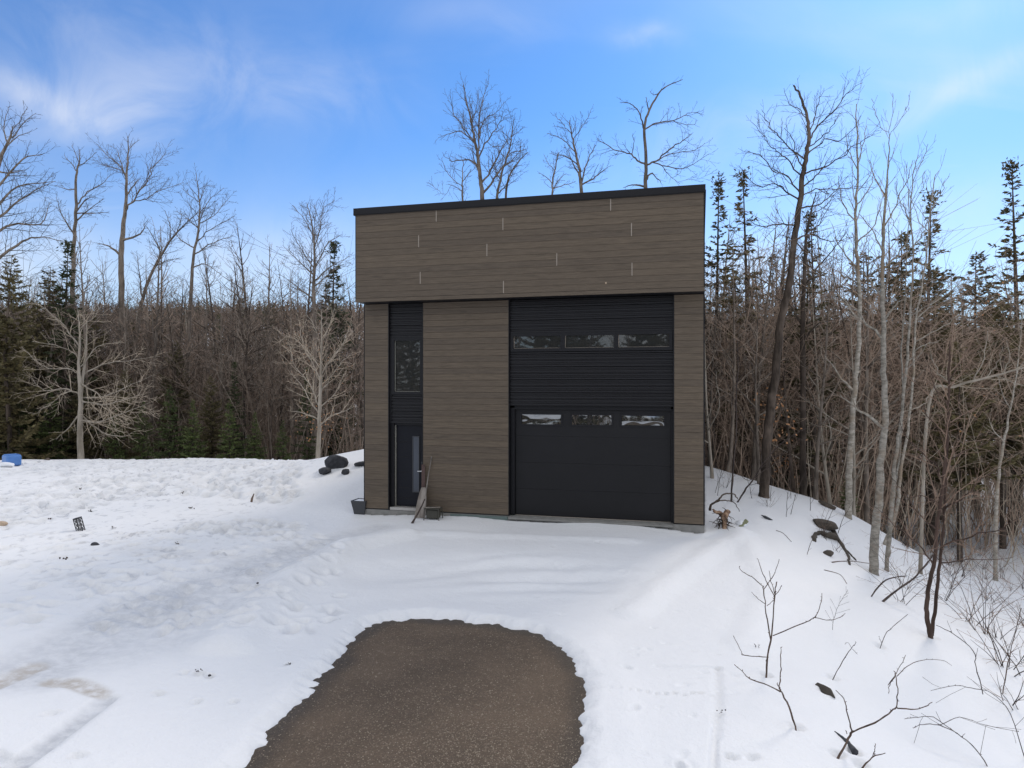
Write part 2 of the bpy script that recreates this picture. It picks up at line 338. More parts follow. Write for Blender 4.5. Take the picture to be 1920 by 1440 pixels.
# ---------------------------------------------------------------- terrain
CP = [  # ground control points (X, Y, Z)
 # yard, left
 (-19,27.5,.10),(-12,28,.10),(-6,27.5,.12),(-26,22,.15),(-12,20,.02),(-7,19,-.03),(-10,14.6,0),(-16,14,.05),(-22,10,0),(-5.5,15,-.10),
 (-7,11,-.08),(-5.2,8,-.22),(-4,12.2,-.16),(-9,8,-.1),(-3.6,6.5,-.30),(-4.2,3,-.32),(-10,2,-.1),(-25,0,0),
 # beside and before the garage
 (-3.7,17.3,-.20),(-4.6,17.6,-.16),(-1,16.4,-.13),(1,15.9,-.14),(2.6,15.5,-.10),(4.1,15.2,-.26),(-5,24,.85),(-5.9,25.6,.42),(-7.6,26.6,.2),(-3,26,1.0),(0,24,.6),
 (-2.6,14.4,-.17),(0,13.8,-.13),(2.5,13.8,-.12),(4.2,13.6,-.16),(-2.6,12.4,-.30),(0,11.8,-.34),(2.2,12,-.30),(-2.4,11,-.37),(.4,10.9,-.38),(1.5,9.8,-.38),(1.2,8,-.39),
 (-3,9,-.36),(-3.2,7.6,-.38),(2.5,8.7,-.38),(3.0,7.2,-.42),(1.0,4,-.40),(3,2,-.5),(-.5,8.5,-.40),(-.5,5,-.42),
 # the bank to the right
 (4.85,14.6,-.12),(4.7,12.4,-.36),(4.6,10.6,-.52),(3.6,9.4,-.48),(6.3,10.9,-.80),(5.6,12.6,-.62),(7.9,15.6,-1.0),(6.2,15.3,-.30),(7.3,16.6,-.30),
 (6.4,18.2,.16),(5.6,21.5,.62),(5.2,18.2,.30),(8.7,20.0,-.22),(9.4,19.0,-.60),(4.6,16.5,.05),(5.4,16.6,.02),(7.2,19.9,.15),(6.6,22.0,.30),
 (4.2,6.2,-.75),(5.8,8.1,-1.25),(5.6,4,-1.3),(8,4,-1.9),(9.2,13,-1.65),(7.8,10.5,-1.35),(11,17,-1.9),(13,21,-2.3),(16,22,-2.4),(10.5,21.5,-1.5),(9.2,23.5,-1.5),
 (7.5,26,-1.2),(5.5,28,-.8),(2,30,-.6),(15,12,-2.3),(20,18,-2.5),(12,30,-2.6),(24,30,-2.7),(16,4,-2.6),(25,8,-2.7),
 # behind the yard
 (-26,31,-.5),(-19,31.5,-.6),(-12,32,-.7),(-6,31.5,-.5),(-28,37,-1.4),(-18,38,-1.6),(-8,38,-1.7),(2,38,-1.8),(12,38,-2.6),(22,38,-2.7),(-35,28,.1),(-36,10,.2),(32,20,-2.7),
]
CPA = np.array(CP, float)
def _k(r2): return np.where(r2 > 1e-9, 0.5 * r2 * np.log(np.maximum(r2, 1e-9)), 0.0)
_n = len(CPA); _d2 = ((CPA[:, None, :2] - CPA[None, :, :2]) ** 2).sum(-1)
_A = np.zeros((_n + 3, _n + 3)); _A[:_n, :_n] = _k(_d2) + np.eye(_n) * 0.35
_A[:_n, _n] = 1; _A[:_n, _n + 1:] = CPA[:, :2]; _A[_n, :_n] = 1; _A[_n + 1:, :_n] = CPA[:, :2].T
_w = np.linalg.solve(_A, np.concatenate([CPA[:, 2], np.zeros(3)]))
def tps(x, y):
    out = np.empty(x.shape); xf = x.ravel(); yf = y.ravel(); o = np.empty(xf.shape)
    for i in range(0, len(xf), 40000):
        a = xf[i:i + 40000]; b = yf[i:i + 40000]
        r2 = (a[:, None] - CPA[None, :, 0]) ** 2 + (b[:, None] - CPA[None, :, 1]) ** 2
        o[i:i + 40000] = _k(r2) @ _w[:_n] + _w[_n] + a * _w[_n + 1] + b * _w[_n + 2]
    return o.reshape(x.shape)
def far_h(x, y):
    h = -2.0 - 0.6 * sstep(-5, 12, x) + 1.8 * fbm(x / 16, y / 16, 3, 3)
    hill = 30 * sstep(70, 330, y + 0.05 * np.abs(x)) * (1 - 0.30 * sstep(20, 160, x))
    return h + hill + 5 * fbm(x / 60, y / 60, 3, 5) * sstep(60, 200, y)
def H0(x, y):
    x = np.asarray(x, float); y = np.asarray(y, float)
    near = tps(np.clip(x, -36, 32), np.clip(y, 0, 38))
    w = np.maximum(sstep(33, 50, y), np.maximum(sstep(26, 46, x), sstep(30, 55, -x)))
    w = np.maximum(w, sstep(4, 22, -y))
    fb = np.where(y < 0, -0.6 + 0.5 * fbm(x / 12, y / 12, 3, 9), far_h(x, y))
    h = near * (1 - w) + fb * w
    return h + 0.11 * fbm(x / 1.7, y / 1.7, 3, 21) * sstep(3.5, 9, np.hypot(x + 0.9, y - 7.5))
def hz(x, y): return float(H0(np.array([x]), np.array([y]))[0])
ZA = -0.45                                   # asphalt level
def on_asph(px, py):
    Y = (EYE - ZA) * F / (py - HZ); return ((px - 960) / F * Y, Y)
apx = [(455,1440),(482,1412),(500,1385),(520,1352),(556,1322),(585,1290),(603,1268),(632,1240),(648,1214),(672,1190),(700,1172),(735,1163),(780,1161),(860,1165),
       (930,1173),(985,1184),(1016,1193),(1045,1212),(1068,1232),(1083,1256),(1094,1296),(1088,1345),(1086,1395),(1080,1440)]
apoly = [on_asph(*q) for q in apx] + [(0.62, 3.5), (0.75, -8.0), (-4.2, -8.0), (-3.3, 4.2)]
def refine(poly, step, amp, seed):
    r = random.Random(seed); out = []
    for i in range(len(poly)):
        a = Vector(poly[i]); b = Vector(poly[(i + 1) % len(poly)]); n = max(1, int((b - a).length / step)); nrm = Vector((-(b - a).y, (b - a).x)).normalized()
        for k in range(n):
            q = a.lerp(b, k / n); out.append(tuple(q + nrm * r.uniform(-amp, amp)))
    return out
apoly_j = refine(apoly, 0.06, 0.032, 5)
def seg_sd(x, y, poly, closed=True):
    """unsigned distance to a polyline, and inside flag"""
    d = np.full(x.shape, 1e9); ins = np.zeros(x.shape, bool); n = len(poly)
    for i in range(n if closed else n - 1):
        ax, ay = poly[i]; bx, by = poly[(i + 1) % n]; dx, dy = bx - ax, by - ay
        L = dx * dx + dy * dy + 1e-12; tt = np.clip(((x - ax) * dx + (y - ay) * dy) / L, 0, 1)
        d = np.minimum(d, (x - ax - tt * dx) ** 2 + (y - ay - tt * dy) ** 2)
        if closed: ins ^= ((ay > y) != (by > y)) & (x < dx * (y - ay) / (dy + 1e-12) + ax)
    return np.sqrt(d), ins
def ground(px, py, y0=4.0, y1=60.0):
    """where the view ray through a photograph pixel first meets the snow"""
    ys = np.linspace(y0, y1, 1400); xs = (px - 960) / F * ys; zs = EYE + (HZ - py) / F * ys
    hit = np.nonzero(H0(xs, ys) >= zs)[0]
    i = hit[0] if len(hit) else len(ys) - 1
    return Vector((xs[i], ys[i], hz(xs[i], ys[i])))

def axis(parts):
    out = [parts[0][0]]
    for a, b, s0, s1 in parts:
        x = a; L = b - a
        while x < b - 1e-6:
            f = (x - a) / L; x += s0 + (s1 - s0) * f
            out.append(min(x, b))
    return np.unique(np.round(np.array(out), 4))
xs = axis([(-420, -60, 25, 6), (-60, -24, 3, 0.5), (-24, -20, 0.35, 0.14), (-20, -9, 0.14, 0.08), (-9, -3.6, 0.07, 0.05), (-3.6, 2.0, 0.024, 0.024), (2.0, 7, 0.05, 0.06), (7, 12, 0.08, 0.18), (12, 30, 0.2, 0.7), (30, 60, 1, 4), (60, 420, 6, 25)])
ys_ = axis([(-80, -4, 8, 1.5), (-4, 4.5, 0.6, 0.15), (4.5, 6, 0.06, 0.04), (6, 10.9, 0.026, 0.026), (10.9, 18, 0.045, 0.085), (18, 30, 0.09, 0.15), (30, 50, 0.2, 0.8), (50, 120, 1.2, 5), (120, 700, 6, 30)])
GX, GY = np.meshgrid(xs, ys_)
GZ = H0(GX, GY)
dirt = np.zeros(GX.shape + (4,), np.float32); dirt[..., 3] = 1
dirt[..., 2] = sstep(11.5, 15.5, GY - 0.10 * GX) * sstep(31, 27, GY) * sstep(-4.8, -7.5, GX) + 0.35 * sstep(8, 11, GY) * sstep(-2.5, -5, GX) * sstep(17, 14, GY)
dirt[..., 2] = np.clip(dirt[..., 2], 0, 1)
# gentle drift waves in front of the garage
rw = sstep(0.0, 1.0, 1 - np.hypot((GX - 0.2) / 2.8, (GY - 12.4) / 1.5))
GZ += 0.075 * rw * np.sin((GY + 0.10 * (GX - 0.5) ** 2 + 0.5 * fbm(GX, GY, 3, 2)) * 10.5) * (0.5 + fbm(GX * 0.8, GY * 0.8, 3, 4))
# ploughed lip left of the drift and at the head of the asphalt
def px_line(pts): return [tuple(ground(*q)[:2]) for q in pts]
def band(line, width, z, ch=None, amt=0.0, soft=0.5):
    global GZ
    ax = [q[0] for q in line]; ay = [q[1] for q in line]
    sel = (GX > min(ax) - 2) & (GX < max(ax) + 2) & (GY > min(ay) - 2) & (GY < max(ay) + 2)
    d, _ = seg_sd(GX[sel], GY[sel], line, False)
    d = d + 0.35 * width * fbm(GX[sel] * 2.2, GY[sel] * 2.2, 3, 31)
    w = 1 - sstep(width * (1 - soft), width, d)
    GZ[sel] += z * w
    if ch is not None: dirt[..., ch][sel] = np.maximum(dirt[..., ch][sel], amt * w)
band(px_line([(30,1262),(120,1215),(200,1182),(285,1135),(360,1108),(450,1078),(560,1035)]), 0.80, -0.045, 0, 0.62, 0.6)
band(px_line([(200,1215),(290,1190),(380,1150),(470,1110)]), 1.0, -0.03, 0, 0.42, 0.9)
band(px_line([(560,1035),(640,1005),(720,985)]), 0.45, -0.03, 0, 0.5, 0.8)
band(px_line([(-60,1300),(0,1272),(60,1246)]), 0.22, -0.03, 1, 0.8, 0.6)
band(px_line([(95,1275),(140,1282),(185,1300)]), 0.16, -0.02, 1, 0.85, 0.6)
band(px_line([(200,1310),(150,1350),(90,1395),(20,1445),(-60,1500)]), 0.14, -0.04, 0, 0.9, 0.5)
band(px_line([(-60,1400),(0,1425),(60,1465)]), 0.10, -0.03, 0, 0.6, 0.5)
band(px_line([(240,1030),(330,1038),(420,1045)]), 0.5, -0.01, 1, 0.16, 0.8)
band(px_line([(1230,1252),(1290,1250),(1343,1252)]), 0.05, -0.025, 0, 0.10)
band(px_line([(1345,1252),(1347,1320),(1338,1400),(1336,1470)]), 0.045, -0.035, 0, 0.16)
# ploughed banks round the cleared patch
for ln, w_, h_ in [([(430,1205),(500,1130),(575,1062),(660,1022),(760,1003)], .55, .13), ([(1385,1003),(1310,1052),(1245,1100),(1185,1150)], .40, .07), ([(1392,1002),(1425,1060),(1440,1130),(1400,1210)], .40, .06), ([(1110,1200),(1150,1290),(1160,1400)], .3, .035), ([(640,1180),(560,1280),(470,1380)], .35, .04), ([(820,1000),(1000,1008),(1180,1015)], .4, .05)]:
    band(px_line(ln), w_, h_, None, 0, 0.95)
band(px_line([(700,1075),(850,1065),(1000,1070),(1120,1085)]), 0.9, -0.08, None, 0, 0.95)
# dents: footprints and animal tracks
def dent(x, y, rx, ry, ang, dep, dk=0.0):
    R = max(rx, ry) * 2.6
    i0, i1 = np.searchsorted(ys_, (y - R, y + R)); j0, j1 = np.searchsorted(xs, (x - R, x + R))
    if i1 <= i0 or j1 <= j0: return
    X = GX[i0:i1, j0:j1] - x; Y = GY[i0:i1, j0:j1] - y; c, s = math.cos(ang), math.sin(ang)
    q = ((X * c + Y * s) / rx) ** 2 + ((-X * s + Y * c) / ry) ** 2
    GZ[i0:i1, j0:j1] += -dep * np.exp(-q * q * 0.9) + 0.22 * dep * np.exp(-(np.sqrt(q) - 1.7) ** 2 * 4)
    if dk: dirt[i0:i1, j0:j1, 0] = np.maximum(dirt[i0:i1, j0:j1, 0], dk * np.exp(-q))
r = random.Random(3)
for k in range(2100):                        # the trodden yard
    y = 14.8 + 12.6 * r.random(); x = -y * r.uniform(0.30, 0.78)
    if vnoise(np.array([x / 3.0]), np.array([y / 3.0]), 77)[0] < 0.33: continue
    dent(x, y, r.uniform(.07, .13), r.uniform(.12, .24), r.uniform(-.9, .9), r.uniform(.03, .09), r.uniform(0.3, .95))
for k in range(230):                         # looser prints nearer the camera
    px = r.uniform(0, 640); py = 1000 + 190 * r.random() ** 1.6
    g_ = ground(px, py); dent(g_.x, g_.y, r.uniform(.06, .10), r.uniform(.10, .17), r.uniform(-1.3, 1.3), r.uniform(.03, .07), r.uniform(.2, .7))
for px, py in [(298,1303),(368,1320),(438,1318),(540,1250),(345,1262),(374,1264),(392,1271),(145,1422),(95,1338),(640,1045),(360,1035),(150,1018),(1120,1018),(480,1096),(345,1165),(1275,1440),(1370,1420),(1410,1422),(1190,1330),(1175,1255)]:
    g_ = ground(px, py); dent(g_.x, g_.y, .04, .06, r.uniform(-1, 1), .05, .35)
for px, py in [(1436,1268),(1493,1364),(1569,1418),(1612,1438),(1559,1272),(1649,1213),(1744,1192),(1638,1076),(1880,1295),(1371,938),(1431,938),(1549,1300),(1600,1410)]:
    g_ = ground(px, py); dent(g_.x, g_.y, .06 + .03 * (px > 1700), .07 + .03 * (px > 1700), 0, .05, .12)
for k in range(14):
    g_ = ground(1112 + 17 * k, 1293 + 0.75 * k + r.uniform(-3, 3)); dent(g_.x, g_.y, .022, .032, r.uniform(-1, 1), .035, .35)
for k in range(70):
    px = r.uniform(900, 1380); py = r.uniform(1010, 1440)
    g_ = ground(px, py)
    if seg_sd(np.array([g_.x]), np.array([g_.y]), apoly)[1][0]: continue
    dent(g_.x, g_.y, r.uniform(.02, .05), r.uniform(.03, .08), r.uniform(-1.5, 1.5), r.uniform(.01, .022), .06)
# melted edge over the asphalt
sel = (GX > -5.2) & (GX < 2.2) & (GY > -9) & (GY < 12)
x_ = GX[sel]; y_ = GY[sel]
d, ins = seg_sd(x_, y_, apoly_j); sdist = np.where(ins, -d, d) + 0.08 * fbm(x_ * 2.6, y_ * 2.6, 2, 8) + 0.14 * fbm(x_ * 5, y_ * 5, 4, 12)
edge = ZA + 0.10 * np.sqrt(sstep(-0.005, 0.22, sdist)) - 0.12 * sstep(0.0, 0.05, -sdist)
wE = sstep(0.10, 0.9, sdist)
GZ[sel] = edge * (1 - wE) + np.maximum(GZ[sel], ZA + 0.03) * wE
# keep the snow off the garage slab
def blocal(x, y): return (x - 1.81) * CT - (y - 16.1) * ST, (x - 1.81) * ST + (y - 16.1) * CT
TH = math.radians(14.9); CT, ST = math.cos(TH), math.sin(TH)
lx, ly = blocal(GX, GY)
inb = (lx > -5.60) & (lx < 2.42) & (ly > 0.06) & (ly < 8.9)
GZ[inb] = np.minimum(GZ[inb], -0.5)
ny, nx = GX.shape
idx = np.arange(ny * nx).reshape(ny, nx)
quads = np.stack([idx[:-1, :-1], idx[:-1, 1:], idx[1:, 1:], idx[1:, :-1]], -1).reshape(-1, 4)
me = mesh_np('snow_ground', np.stack([GX, GY, GZ], -1).reshape(-1, 3), quads, mats=[M['snow']], smooth_=True)
ca = me.color_attributes.new('dirt', 'FLOAT_COLOR', 'POINT'); ca.data.foreach_set('color', dirt.reshape(-1))
tag(ob('snow_ground', me), 'snow covered ground with footprints, tyre tracks and a bank falling to the right', kind='structure')
g = Geo(); n = 60
ax_ = [-5 + 6.8 * i / 85 for i in range(86)]; ay_ = [-9 + 20.6 * i / 205 for i in range(206)]
me = mesh_np('asphalt_driveway', [(x, y, ZA) for y in ay_ for x in ax_], [(j * 86 + i, j * 86 + i + 1, (j + 1) * 86 + i + 1, (j + 1) * 86 + i) for j in range(205) for i in range(85)], mats=[M['asphalt']])
AX, AY = np.meshgrid(np.array(ax_), np.array(ay_)); dA, inA = seg_sd(AX, AY, apoly)
wet = np.zeros(AX.shape + (4,), np.float32); wet[..., 3] = 1; wet[..., 0] = np.where(inA, 1 - sstep(0.02, 0.30, dA + 0.25 * fbm(AX * 2, AY * 2, 3, 6)), 1)
ca = me.color_attributes.new('wet', 'FLOAT_COLOR', 'POINT'); ca.data.foreach_set('color', wet.reshape(-1))
tag(ob('asphalt_driveway', me), 'bare brown-grey asphalt patch showing where the snow has melted', kind='structure')
# loose grit at the near end of the asphalt
V = []; T = []
oc = np.array([(1, 0, 0), (0, 1, 0), (-1, 0, 0), (0, -1, 0), (0, 0, 1)], float); of = [(0, 1, 4), (1, 2, 4), (2, 3, 4), (3, 0, 4)]
gs = random.Random(8)
for k in range(9000):
    x = gs.gauss(-0.30, 0.85); y = 5.4 + abs(gs.gauss(0, 1.0)) * 1.25
    if k > 6500: x = gs.uniform(-2.6, 0.6); y = gs.uniform(5, 10.4)
    if x < -2.9 or x > 1.0: continue
    s_ = gs.uniform(.003, .009); a = gs.uniform(0, 6.28); ca_, sa_ = math.cos(a), math.sin(a)
    b = len(V)
    for q in oc:
        u, v_, w_ = q * np.array([s_ * gs.uniform(.7, 1.4), s_ * gs.uniform(.7, 1.4), s_ * 0.8])
        V.append((x + u * ca_ - v_ * sa_, y + u * sa_ + v_ * ca_, ZA + w_))
    T += [(b + i, b + j, b + l) for i, j, l in of]
M['grit'] = simple('pale_grit', (0.30, 0.25, 0.19), 0.9, 0.4, 30)
tag(ob('gravel', mesh_np('gravel', V, tris=T, mats=[M['grit']])), 'fine pale grit strewn over the asphalt', kind='stuff')

# ---------------------------------------------------------------- the garage
BL = Vector((1.81, 16.1, 0))
B = empty('garage_building', BL, -TH, 'tall flat-roofed garage clad in brown wood-look boards with black metal bays', 'building')
def bw(lx, ly, z): return Matrix.Rotation(-TH, 4, 'Z') @ Vector((lx, ly, z)) + BL
X0, X1 = -5.66, 2.464
E0, E1 = -4.99, -4.115          # entry bay
G0, G1 = -1.94, 1.80            # garage bay
ZB, ZT = 5.05, 7.11
# walls behind the cladding
g = Geo()
g.box(X0 + .03, E0, .035, .5, -.02, ZB); g.box(E1, G0, .035, .5, -.02, ZB); g.box(G1, X1 - .03, .035, .5, -.02, ZB)
g.box(E0, E1, .30, .5, -.02, ZB - .01); g.box(G0, G1, .30, .5, -.02, ZB - .01)
g.box(X0 + .03, X1 - .03, .5, 8.6, -.02, ZB - .01)
g.box(X0 + .02, X1 - .02, -.42, 8.5, ZB + .02, ZT)
g.build('wall', M['trim'], B)
g = Geo(); g.box(X0 - .02, X1 + .0, .02, 8.65, -1.2, -.03); g.build('foundation', M['concrete'], B)
g = Geo(); g.box(-3.4, -1.98, -.004, .019, -.42, -.045); g.build('foundation_membrane', M['membrane'], B)
g = Geo(); g.box(X0 - .03, X1 + .03, -.50, 8.6, ZT + .02, ZT + .05)
g.build('roof', M['trim'], B)
g = Geo(); g.box(X0 - .035, X1 + .02, -.492, -.45, ZT, ZT + .17); g.box(X0 - .035, X0 + .02, -.448, 8.6, ZT, ZT + .17); g.box(X1 - .03, X1 + .02, -.448, 8.6, ZT, ZT + .17); g.box(X0 + .022, X1 - .032, 8.56, 8.6, ZT + .052, ZT + .17)
g.build('coping', M['trim'], B, bevel=.004)
g = Geo(); g.box(X0 + .01, X1 - .01, -.435, .0, ZB - .02, ZB + .018); g.build('soffit', M['trim'], B)
# planks: boards, each with a top lip added to catch a light line
pcache = {}
def plank(x0, x1, yf, z0, h):
    w = round(x1 - x0, 3); key = (w, round(h, 4))
    if key not in pcache:
        d = .030; rows = [(d, 0), (0, .0), (0, h - .019), (-.005, h - .012), (.004, h - .0006), (d, h - .0006)]
        vs = [(0, y, z_) for y, z_ in rows] + [(w, y, z_) for y, z_ in rows]; n = len(rows)
        fs = [(i, i + n, i + n + 1, i + 1) for i in range(n - 1)] + [tuple(range(n)), tuple(reversed(range(n, 2 * n)))]
        m_ = bpy.data.meshes.new('plank'); m_.from_pydata(vs, [], fs); m_.materials.append(M['siding']); m_.update(); pcache[key] = m_
    return ob('plank', pcache[key], B, (x0, yf, z0))
hp = (ZB - .03) / 35
for k in range(35):
    z0 = k * hp
    for a, b in ((X0 + .022, E0 - .022), (E1 + .022, G0 - .022), (G1 + .022, X1 - .022)):
        plank(a, b, 0.0, z0, hp)
def bt(px):                                   # local x on the face of the upper box
    u = (px - 960) / F; return (15.665 * u - 1.694) / (CT + u * ST)
joints = {0: [944], 1: [788, 1185], 2: [1044], 3: [913], 4: [785, 1184], 5: [943], 6: [818, 1145]}
rz = [5.12 + .2873 * k for k in range(7)] + [ZT + .015]
g = Geo(); g.box(X0, X1, -.452, -.42, ZB - .022, 5.112); g.build('drip_trim', M['siding'], B)
for k in range(7):
    hh_ = (rz[k + 1] - rz[k]) / 2; cuts = [X0 + .012] + sorted(bt(q) for q in joints[k]) + [X1 - .012]
    for a, b in zip(cuts[:-1], cuts[1:]):
        for s in (0, 1): plank(a + .006, b - .006, -.45, rz[k] + s * hh_, hh_)
    for q in cuts[1:-1]:
        j = Geo(); j.box(q - .009, q + .009, -.4555, -.43, rz[k] + .004, rz[k + 1] - .004); j.build('joint_strip', M['joint'], B)
# black corner and bay trims
for a, b, y0, y1, z0, z1 in ((X0, X0 + .02, -.003, .034, -.02, ZB - .022), (E0 - .02, E0, -.003, .30, -.02, ZB - .022), (E1, E1 + .02, -.003, .30, -.02, ZB - .022), (G0 - .02, G0, -.003, .30, -.02, ZB - .022),
                             (G1, G1 + .02, -.003, .30, -.02, ZB - .022), (X1 - .02, X1, -.003, .034, -.02, ZB - .022), (X0, X0 + .01, -.452, -.42, 5.113, ZT), (X1 - .01, X1 + .004, -.455, -.42, 5.113, ZT)):
    g = Geo(); g.box(a, b, y0, y1, z0, z1); g.build('trim', M['trim'], B)
# side cladding of the box and lower walls (plain metal)
g = Geo(); g.box(X1 - .028, X1 + .006, .036, 8.6, -.02, ZB - .02); g.box(X0 - .006, X0 + .028, .036, 8.6, -.02, ZB - .02)
g.box(X1 - .018, X1 + .006, -.418, 8.6, ZB + .02, ZT - .002); g.box(X0 - .006, X0 + .018, -.418, 8.6, ZB + .02, ZT - .002)
g.build('side_cladding', M['metal'], B)
# ribbed metal fields
def ribs(x0, x1, z0, z1, yf, seed):
    """horizontal profile: wide flats and narrow ribs in an uneven rhythm, one sheet per 0.30 m"""
    r = random.Random(seed); z_ = z0
    while z_ < z1 - .02:
        top = min(z_ + .300, z1); prof = [(yf + .028, z_)]; q = z_ + .004
        k = 0
        while q < top - .012:
            flat, rib = (.040, .036) if k % 2 else (.062, .040)
            a = min(q + rib, top - .016); b = min(a + .012, top - .003)
            prof += [(yf, q), (yf, a), (yf + .024, b)]
            q = min(b + flat * .55, top - .002); prof += [(yf + .024, q)]; q += .006; k += 1
        prof.append((yf + .028, top))
        n = len(prof); vs = [(x0, y, w) for y, w in prof] + [(x1, y, w) for y, w in prof]
        m_ = bpy.data.meshes.new('ribbed_panel'); m_.from_pydata(vs, [], [(i, i + n, i + n + 1, i + 1) for i in range(n - 1)]); m_.materials.append(M['metal']); m_.update()
        ob('ribbed_panel', m_, B); z_ += .300
ribs(G0, G1, 4.245, ZB - .02, .06, 1); ribs(G0, G1, 2.56, 3.81, .06, 2)
ribs(E0, E1, 4.19, ZB - .02, .06, 3); ribs(E0, E1, 2.10, 2.80, .06, 4)
def window(x0, x1, z0, z1, y, fw, n=1, gm='glass', mull=.05, bead=True):
    """frame with n panes; the glass is set back"""
    w = Geo(); w.box(x0, x1, y, y + .09, z1 - fw, z1); w.box(x0, x1, y, y + .09, z0, z0 + fw)
    w.box(x0, x0 + fw, y, y + .09, z0 + fw, z1 - fw); w.box(x1 - fw, x1, y, y + .09, z0 + fw, z1 - fw)
    W_ = (x1 - x0 - 2 * fw - (n - 1) * mull) / n
    for i in range(1, n):
        q = x0 + fw + i * W_ + (i - 1) * mull; w.box(q, q + mull, y - .003, y + .09, z0 + fw, z1 - fw)
    fr = w.build('window', M['frame'], B)
    for i in range(n):
        a = x0 + fw + i * (W_ + mull); b = a + W_
        if bead:
            s_ = Geo(); e = .012; yy = y + .045
            s_.box(a, a + e, yy, yy + .03, z0 + fw, z1 - fw); s_.box(a + e, b, yy, yy + .03, z0 + fw, z0 + fw + e * .8)
            s_.build('glazing_bead', M['seal'] if n == 1 else M['joint'], fr)
        p_ = Geo(); p_.box(a, b, y + .06, y + .075, z0 + fw, z1 - fw); p_.build('pane', M[gm], fr)
    return fr
window(G0 + .015, G1 - .015, 3.81, 4.245, .04, .075, 3, mull=.10)
window(E0 + .05, E1 - .01, 2.80, 4.19, .04, .07, 1)
# recess faces around the openings
g = Geo(); g.box(E0, E0 + .049, .05, .30, 2.10, 4.19); g.build('jamb', M['trim'], B)
# garage door: four sections, three panes in the top one
gd = Geo()
secz = [-.02, .60, 1.22, 1.84, 2.46]
for k in range(3): gd.box(G0 + .10, G1 - .06, .20, .24, secz[k] + (.001 if k else 0), secz[k + 1] - .001)
gdo = gd.build('garage_door', M['door'], B, bevel=.003)
px3 = [(-1.72, -.72), (-.52, .45), (.62, 1.62)]
t_ = Geo(); zt0, zt1 = 1.84 + .001, 2.46; pz0, pz1 = 2.09, 2.37
t_.box(G0 + .10, G1 - .06, .20, .24, zt0, pz0); t_.box(G0 + .10, G1 - .06, .20, .24, pz1, zt1)
ed = [G0 + .10] + [q for a in px3 for q in a] + [G1 - .06]
for i in range(0, len(ed), 2): t_.box(ed[i], ed[i + 1], .20, .24, pz0, pz1)
t_.build('door_section', M['door'], gdo)
for (a, b), wv in zip(px3, (1, 0, 2)):
    fr = Geo(); e = .028
    fr.box(a - .01, b + .01, .188, .199, pz1 - e, pz1 + .012); fr.box(a - .01, b + .01, .188, .199, pz0 - .012, pz0 + e)
    fr.box(a - .01, a + e, .188, .199, pz0 + e, pz1 - e); fr.box(b - e, b + .01, .188, .199, pz0 + e, pz1 - e)
    fr.build('window_frame', M['frame'], gdo)
    # thin acrylic panes bow and buckle, each in its own way
    nx_, nz_ = 36, 14; vs = []
    for jz in range(nz_ + 1):
        for ix in range(nx_ + 1):
            u = ix / nx_; v_ = jz / nz_; q = 4 * u * (1 - u) * 4 * v_ * (1 - v_)
            dy = {1: .011 * q + .0012 * math.sin(u * 13) * math.sin(v_ * 9), 0: .0006 * math.sin(u * 6), 2: -.013 * q * (1 - .6 * math.cos((u - .45) * 9)) }[wv]
            vs.append((a + (b - a) * u, .222 + dy, pz0 + (pz1 - pz0) * v_))
    me = mesh_np('pane', vs, [(j * (nx_ + 1) + i, j * (nx_ + 1) + i + 1, (j + 1) * (nx_ + 1) + i + 1, (j + 1) * (nx_ + 1) + i) for j in range(nz_) for i in range(nx_)], mats=[M['glass_warp']], smooth_=True)
    ob('pane', me, gdo)
g = Geo(); g.box(G0, G0 + .095, .13, .29, -.02, 2.50); g.box(G1 - .055, G1, .13, .29, -.02, 2.50); g.box(G0 + .096, G1 - .056, .13, .29, 2.465, 2.55)
g.build('garage_door_frame', M['frame'], B)
g = Geo(); g.box(G0, G1, .05, .30, 2.551, 2.559); g.build('lintel', M['trim'], B)
g = Geo(); g.box(G0 + .1, G1 - .06, .19, .245, -.045, -.021); g.build('door_seal', M['joint'], B)
g = Geo(); g.box(G0, G1, -.06, .3, -.09, -.046); g.build('concrete_apron', M['concrete'], B)
# entry door
g = Geo(); g.box(E0 + .11, E1 - .015, .21, .25, .05, 2.04); ed_ = g.build('entry_door', M['entry'], B, bevel=.003)
dm = .42
for zz_ in (1.62, 1.25, .88, .50, .24):
    g = Geo(); g.box(E0 + .17, E0 + .46, .2035, .2095, zz_, zz_ + .018); g.build('door_rib', M['frame'], ed_, bevel=.003)
g = Geo(); g.box(-4.43, -4.285, .196, .2095, .42, 1.76); g.build('glass_insert', M['frost'], ed_)
g = Geo(); g.box(-4.452, -4.431, .188, .2095, .40, 1.78); g.box(-4.284, -4.270, .188, .2095, .40, 1.78); g.box(-4.431, -4.284, .188, .2095, 1.76, 1.78); g.box(-4.431, -4.284, .188, .2095, .40, .42); g.build('insert_frame', M['planter'], ed_)
g = Geo(); g.tube([(-4.19, .21, .93), (-4.19, .15, .93), (-4.30, .145, .925)], .013, 8); g.tube([(-4.19, .2, .93), (-4.19, .185, .93)], .032, 12); g.build('door_lever', M['steel'], ed_)
g = Geo(); g.tube([(-4.19, .205, 1.13), (-4.19, .18, 1.13)], .028, 12); g.build('deadbolt', M['planter'], ed_)
g = Geo(); g.box(E0, E0 + .085, .10, .30, -.02, 2.10); g.box(E0 + .086, E1 - .001, .14, .30, 2.045, 2.10); g.build('door_frame', M['frame'], B)
g = Geo(); g.box(E0 + .086, E0 + .104, .17, .23, .05, 2.04); g.build('weather_strip', M['seal'], B)
g = Geo(); g.box(E0 + .02, E1 - .002, .01, .30, -.02, .045); g.build('door_sill', M['sill'], B)
